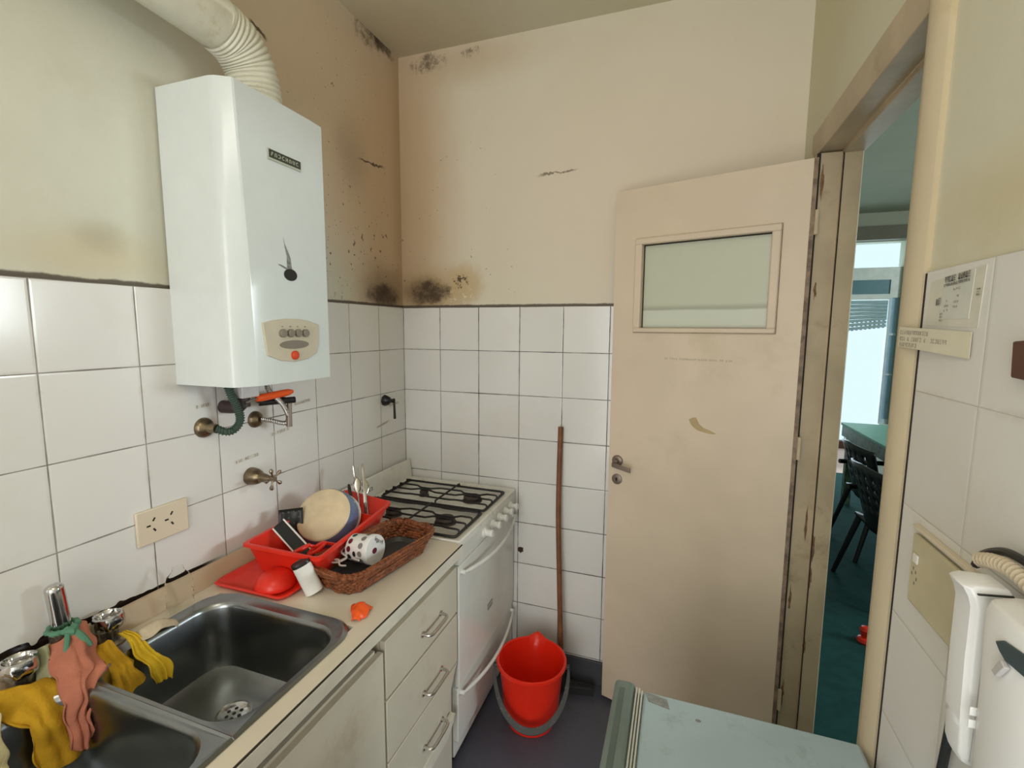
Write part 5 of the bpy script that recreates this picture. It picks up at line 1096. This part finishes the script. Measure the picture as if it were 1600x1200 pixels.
# cutlery standing in the far compartment
cut = [('fork', (0.205, -0.640, 0.91), (0.140, -0.575, 1.100)), ('table_knife', (0.235, -0.645, 0.91), (0.172, -0.575, 1.112)), ('spoon', (0.215, -0.655, 0.91), (0.160, -0.595, 1.060)), ('spoon', (0.250, -0.655, 0.91), (0.188, -0.585, 1.055)), ('table_knife', (0.180, -0.635, 0.91), (0.118, -0.590, 1.030))]
labs = ['steel fork standing leftmost in the cutlery end of the rack', 'tall shiny knife handle in the cutlery end of the rack', 'steel spoon standing in front of the tall knife in the rack', 'steel spoon nearest the stove in the cutlery end of the rack', 'short dark-handled knife at the tile side of the cutlery end']
for (nm, a, b), lb, k in zip(cut, labs, range(5)):
    a, b = V(a), V(b); ax = (b - a).normalized(); mb = MB()
    if nm == 'table_knife':
        mb.tube([a, a.lerp(b, .5), a.lerp(b, .9), b], [0.004, 0.0045, 0.0065, 0.004], 8)
    elif nm == 'spoon':
        sd = ax.cross(camd).normalized(); hd = [(-.0, 0.003), (.012, 0.012), (.03, 0.017), (.045, 0.014), (.055, 0.004)]
        lv = []
        for dd, w_ in hd: lv.append([b - ax * 0.055 + ax * dd + sd * (w_ * math.cos(q)) + camd * (0.003 * math.sin(q)) for q in [2 * PI * i / 12 for i in range(12)]])
        mb.loft(lv); mb.tube([a, b - ax * 0.052], 0.0032, 8)
    else:
        sd = ax.cross(camd).normalized(); mb.tube([a, b - ax * 0.05], 0.0032, 8)
        for q in (-1.5, -.5, .5, 1.5): mb.tube([b - ax * 0.052, b - ax * 0.04 + sd * q * 0.005, b + sd * q * 0.006], [0.003, 0.0022, 0.0012], 6)
    tag(mb.build(nm, 'black' if k == 4 else 'chrome'), lb, 'cutlery', 'cutlery standing in the rack')
# upturned red bowl on the tray, white container with a black lid
t_ = MB(); t_.lathe([(0.053, 0.0), (0.054, 0.004), (0.050, 0.018), (0.040, 0.032), (0.026, 0.040), (0.0, 0.043)], Matrix.Translation((0.222, -1.020 - 0.028, 0.8885)), 40, cap0=False, cap1=False)
tag(t_.build('small_bowl', 'red', solid=0.0015), 'small upturned red bowl on the near end of the drip tray', 'bowl')
ca, cb = V((0.350, -1.034, 0.885)), V((0.321, -1.053, 0.975)); ax = (cb - ca).normalized(); sd = ax.cross(camd).normalized(); nr = sd.cross(ax); Lh = (cb - ca).length
T = Matrix(((sd.x, nr.x, ax.x, ca.x), (sd.y, nr.y, ax.y, ca.y), (sd.z, nr.z, ax.z, ca.z), (0, 0, 0, 1)))
t = thing('shaker', ca, 'white oval container with a black lid leaning beside the rack', 'container')
def ov(z, k=1.0, n=28): return [T @ V((0.0245 * k * math.copysign(abs(math.cos(a)) ** 0.8, math.cos(a)), 0.017 * k * math.copysign(abs(math.sin(a)) ** 0.8, math.sin(a)), z)) for a in [2 * PI * i / n for i in range(n)]]
mb = MB(); mb.loft([ov(0.004, 0.97), ov(0.006), ov(Lh - 0.006)]); mb.build('container_body', 'whiteplas', t)
mb = MB(); mb.loft([ov(Lh - 0.006, 1.02), ov(Lh + 0.002, 1.02), ov(Lh + 0.004, 0.98), ov(Lh + 0.002, 0.9)]); mb.build('lid', 'black', t)

# wicker basket with a cup and a white cable
t = thing('wicker_basket', (0.40, -0.82, 0.881), 'long brown wicker basket between the dish rack and the worktop edge', 'basket')
mb = MB(); cxb, cyb, yaw = 0.418, -0.840, math.radians(-9)
rows = 8
for k in range(rows):
    f = k / (rows - 1); z = 0.887 + 0.058 * f; hx, hy = 0.070 + 0.022 * f, 0.166 + 0.024 * f
    base = rrect(cxb, cyb, hx, hy, 0.052, z, 10, yaw); N = len(base); dense = []
    for i in range(N):
        for q in range(3): dense.append(base[i].lerp(base[(i + 1) % N], q / 3))
    c = V((cxb, cyb, z)); out = []
    for i, p in enumerate(dense):
        o = (p - c); o.z = 0; o.normalize(); out.append(p + o * 0.0025 * math.sin(i * 1.1 + k * PI) + V((0, 0, 0.0022 * math.sin(i * .55 + k * 1.3))))
    mb.tube(out, 0.0052 if k < rows - 1 else 0.009, 7, closed=True)
for q in range(30):      # loose braid over the rim
    a = q / 30
    base = rrect(cxb, cyb, 0.093, 0.191, 0.055, 0.948, 10, yaw); n_ = len(base); i0 = int(a * n_); pts = []
    for k in range(6):
        p = base[(i0 + k) % n_]; o = (p - V((cxb, cyb, p.z))); o.normalize(); pts.append(p + o * (0.010 * math.sin(k * 1.25 - 1)) + V((0, 0, 0.008 * math.sin(k * 1.2))))
    mb.tube(pts, 0.0032, 5)
mb.build('woven_wall', 'wicker', t, angle=60)
mb = MB(); mb.loft([rrect(cxb, cyb, 0.070, 0.165, 0.05, 0.882, 8, yaw), rrect(cxb, cyb, 0.070, 0.165, 0.05, 0.889, 8, yaw)]); mb.build('base', 'darkgrey', t)
mb = MB(); mb.loft([rrect(cxb, cyb, 0.062, 0.156, 0.045, 0.8895, 8, yaw), rrect(cxb, cyb, 0.069, 0.162, 0.045, 0.905, 8, yaw), rrect(cxb, cyb, 0.066, 0.159, 0.045, 0.905, 8, yaw), rrect(cxb, cyb, 0.058, 0.151, 0.04, 0.893, 8, yaw)]); mb.build('lining', 'darkgrey', t)
c0, c1 = V((0.352, -0.868, 0.945)), V((0.432, -0.873, 0.951)); T = frame_T(c0, c1 - c0, (0, 0, 1)); Lc = (c1 - c0).length
t = thing('paper_cup', c0, 'white cup patterned with dark and red dots, lying in the wicker basket', 'cup')
mb = MB(); mb.lathe([(0.0, 0.0), (0.037, 0.0), (0.0405, 0.004), (0.043, Lc - 0.012)], T, 40, cap0=False, cap1=False); cb_ = mb.build('cup_body', 'whitecer', t)
mb = MB(); mb.lathe([(0.043, Lc - 0.012), (0.0455, Lc - 0.010), (0.0455, Lc + 0.003), (0.0440, Lc + 0.006), (0.0, Lc + 0.0065)], T, 40, cap0=False, cap1=False); ld = mb.build('lid', 'whitecer', t)
def dot(mb, ang, z, ra, rz):
    v = [];
    for i in range(14):
        q = 2 * PI * i / 14; a = ang + ra * math.cos(q) / 0.041; zz = z + rz * math.sin(q); R_ = 0.0406 + 0.0028 * (zz / Lc) + 0.0007; v.append(T @ V((R_ * math.cos(a), R_ * math.sin(a), zz)))
    mb.add(v, [tuple(range(14))])
r1 = MB(); r2 = MB(); r3 = MB()
for k in range(11):
    a = 2 * PI * k / 11
    dot(r1 if k % 3 else r2, a, 0.017, 0.0085, 0.0075); dot(r3, a + 0.25, 0.060, 0.0085, 0.0085)
    if k % 4 == 1: dot(r2, a + 0.3, 0.039, 0.0085, 0.006)
r1.build('red_dots', 'wine', cb_); r2.build('dark_dots', 'black', cb_); r3.build('grey_dots', 'greydot', cb_)
mb = MB(); up_ = T.to_3x3() @ V((1, 0, 0)); rt_ = T.to_3x3() @ V((0, 1, 0)); axn = T.to_3x3() @ V((0, 0, 1))
o = T @ V((0.030, 0.004, Lc + 0.0066)); text_mb(mb, 'Frugal', o, (-up_ * 0.75 + rt_ * 0.65), (up_ * 0.65 + rt_ * 0.75), 0.018, axn); mb.build('lettering', 'black', ld)
mb = MB(); mb.prism([T @ V((-0.006 + 0.0105 * math.cos(q), 0.0 + 0.0085 * math.sin(q), Lc + 0.0067)) for q in [2 * PI * i / 20 for i in range(20)]], axn * 0.0003); mb.build('wine_dot', 'wine', ld)
mb = MB(); zb = 0.926
def curl(pts, r=0.0028): mb.tube(spline(pts, 8), r, 7)
curl([(0.305, -0.925, zb), (0.300, -0.895, zb + .012), (0.318, -0.872, zb + .015), (0.345, -0.880, zb + .010), (0.352, -0.905, zb), (0.335, -0.925, zb - .004), (0.318, -0.918, zb), (0.325, -0.895, zb + .004), (0.350, -0.885, zb + .006), (0.375, -0.905, zb + .004), (0.415, -0.925, zb + .012)])
curl([(0.345, -0.880, zb + .012), (0.330, -0.885, zb + .02), (0.338, -0.905, zb + .014), (0.362, -0.912, zb + .006), (0.350, -0.935, zb), (0.330, -0.945, zb)])
curl([(0.320, -0.935, zb), (0.345, -0.930, zb + .005), (0.365, -0.948, zb), (0.385, -0.945, zb)])
mb.tube([(0.345, -0.872, zb + .016), (0.352, -0.868, zb + .020)], 0.0045, 8)
tag(mb.build('cable', 'whiteplas'), 'thin white cable tangled in the near end of the wicker basket', 'cable')
# crumpled orange wrapper
cloth('wrapper', [[(0.498, -1.050, 0.884), (0.520, -1.040, 0.888), (0.535, -1.032, 0.884)], [(0.500, -1.065, 0.892), (0.522, -1.058, 0.906), (0.545, -1.050, 0.886)], [(0.512, -1.090, 0.890), (0.532, -1.085, 0.902), (0.550, -1.075, 0.885)], [(0.528, -1.108, 0.884), (0.540, -1.106, 0.889), (0.548, -1.100, 0.884)]], 'orange', 'crumpled orange wrapper on the worktop beside the sink', 'wrapper', wob=0.004, seed=21, n=(8, 10), freq=60, th=0.0012)
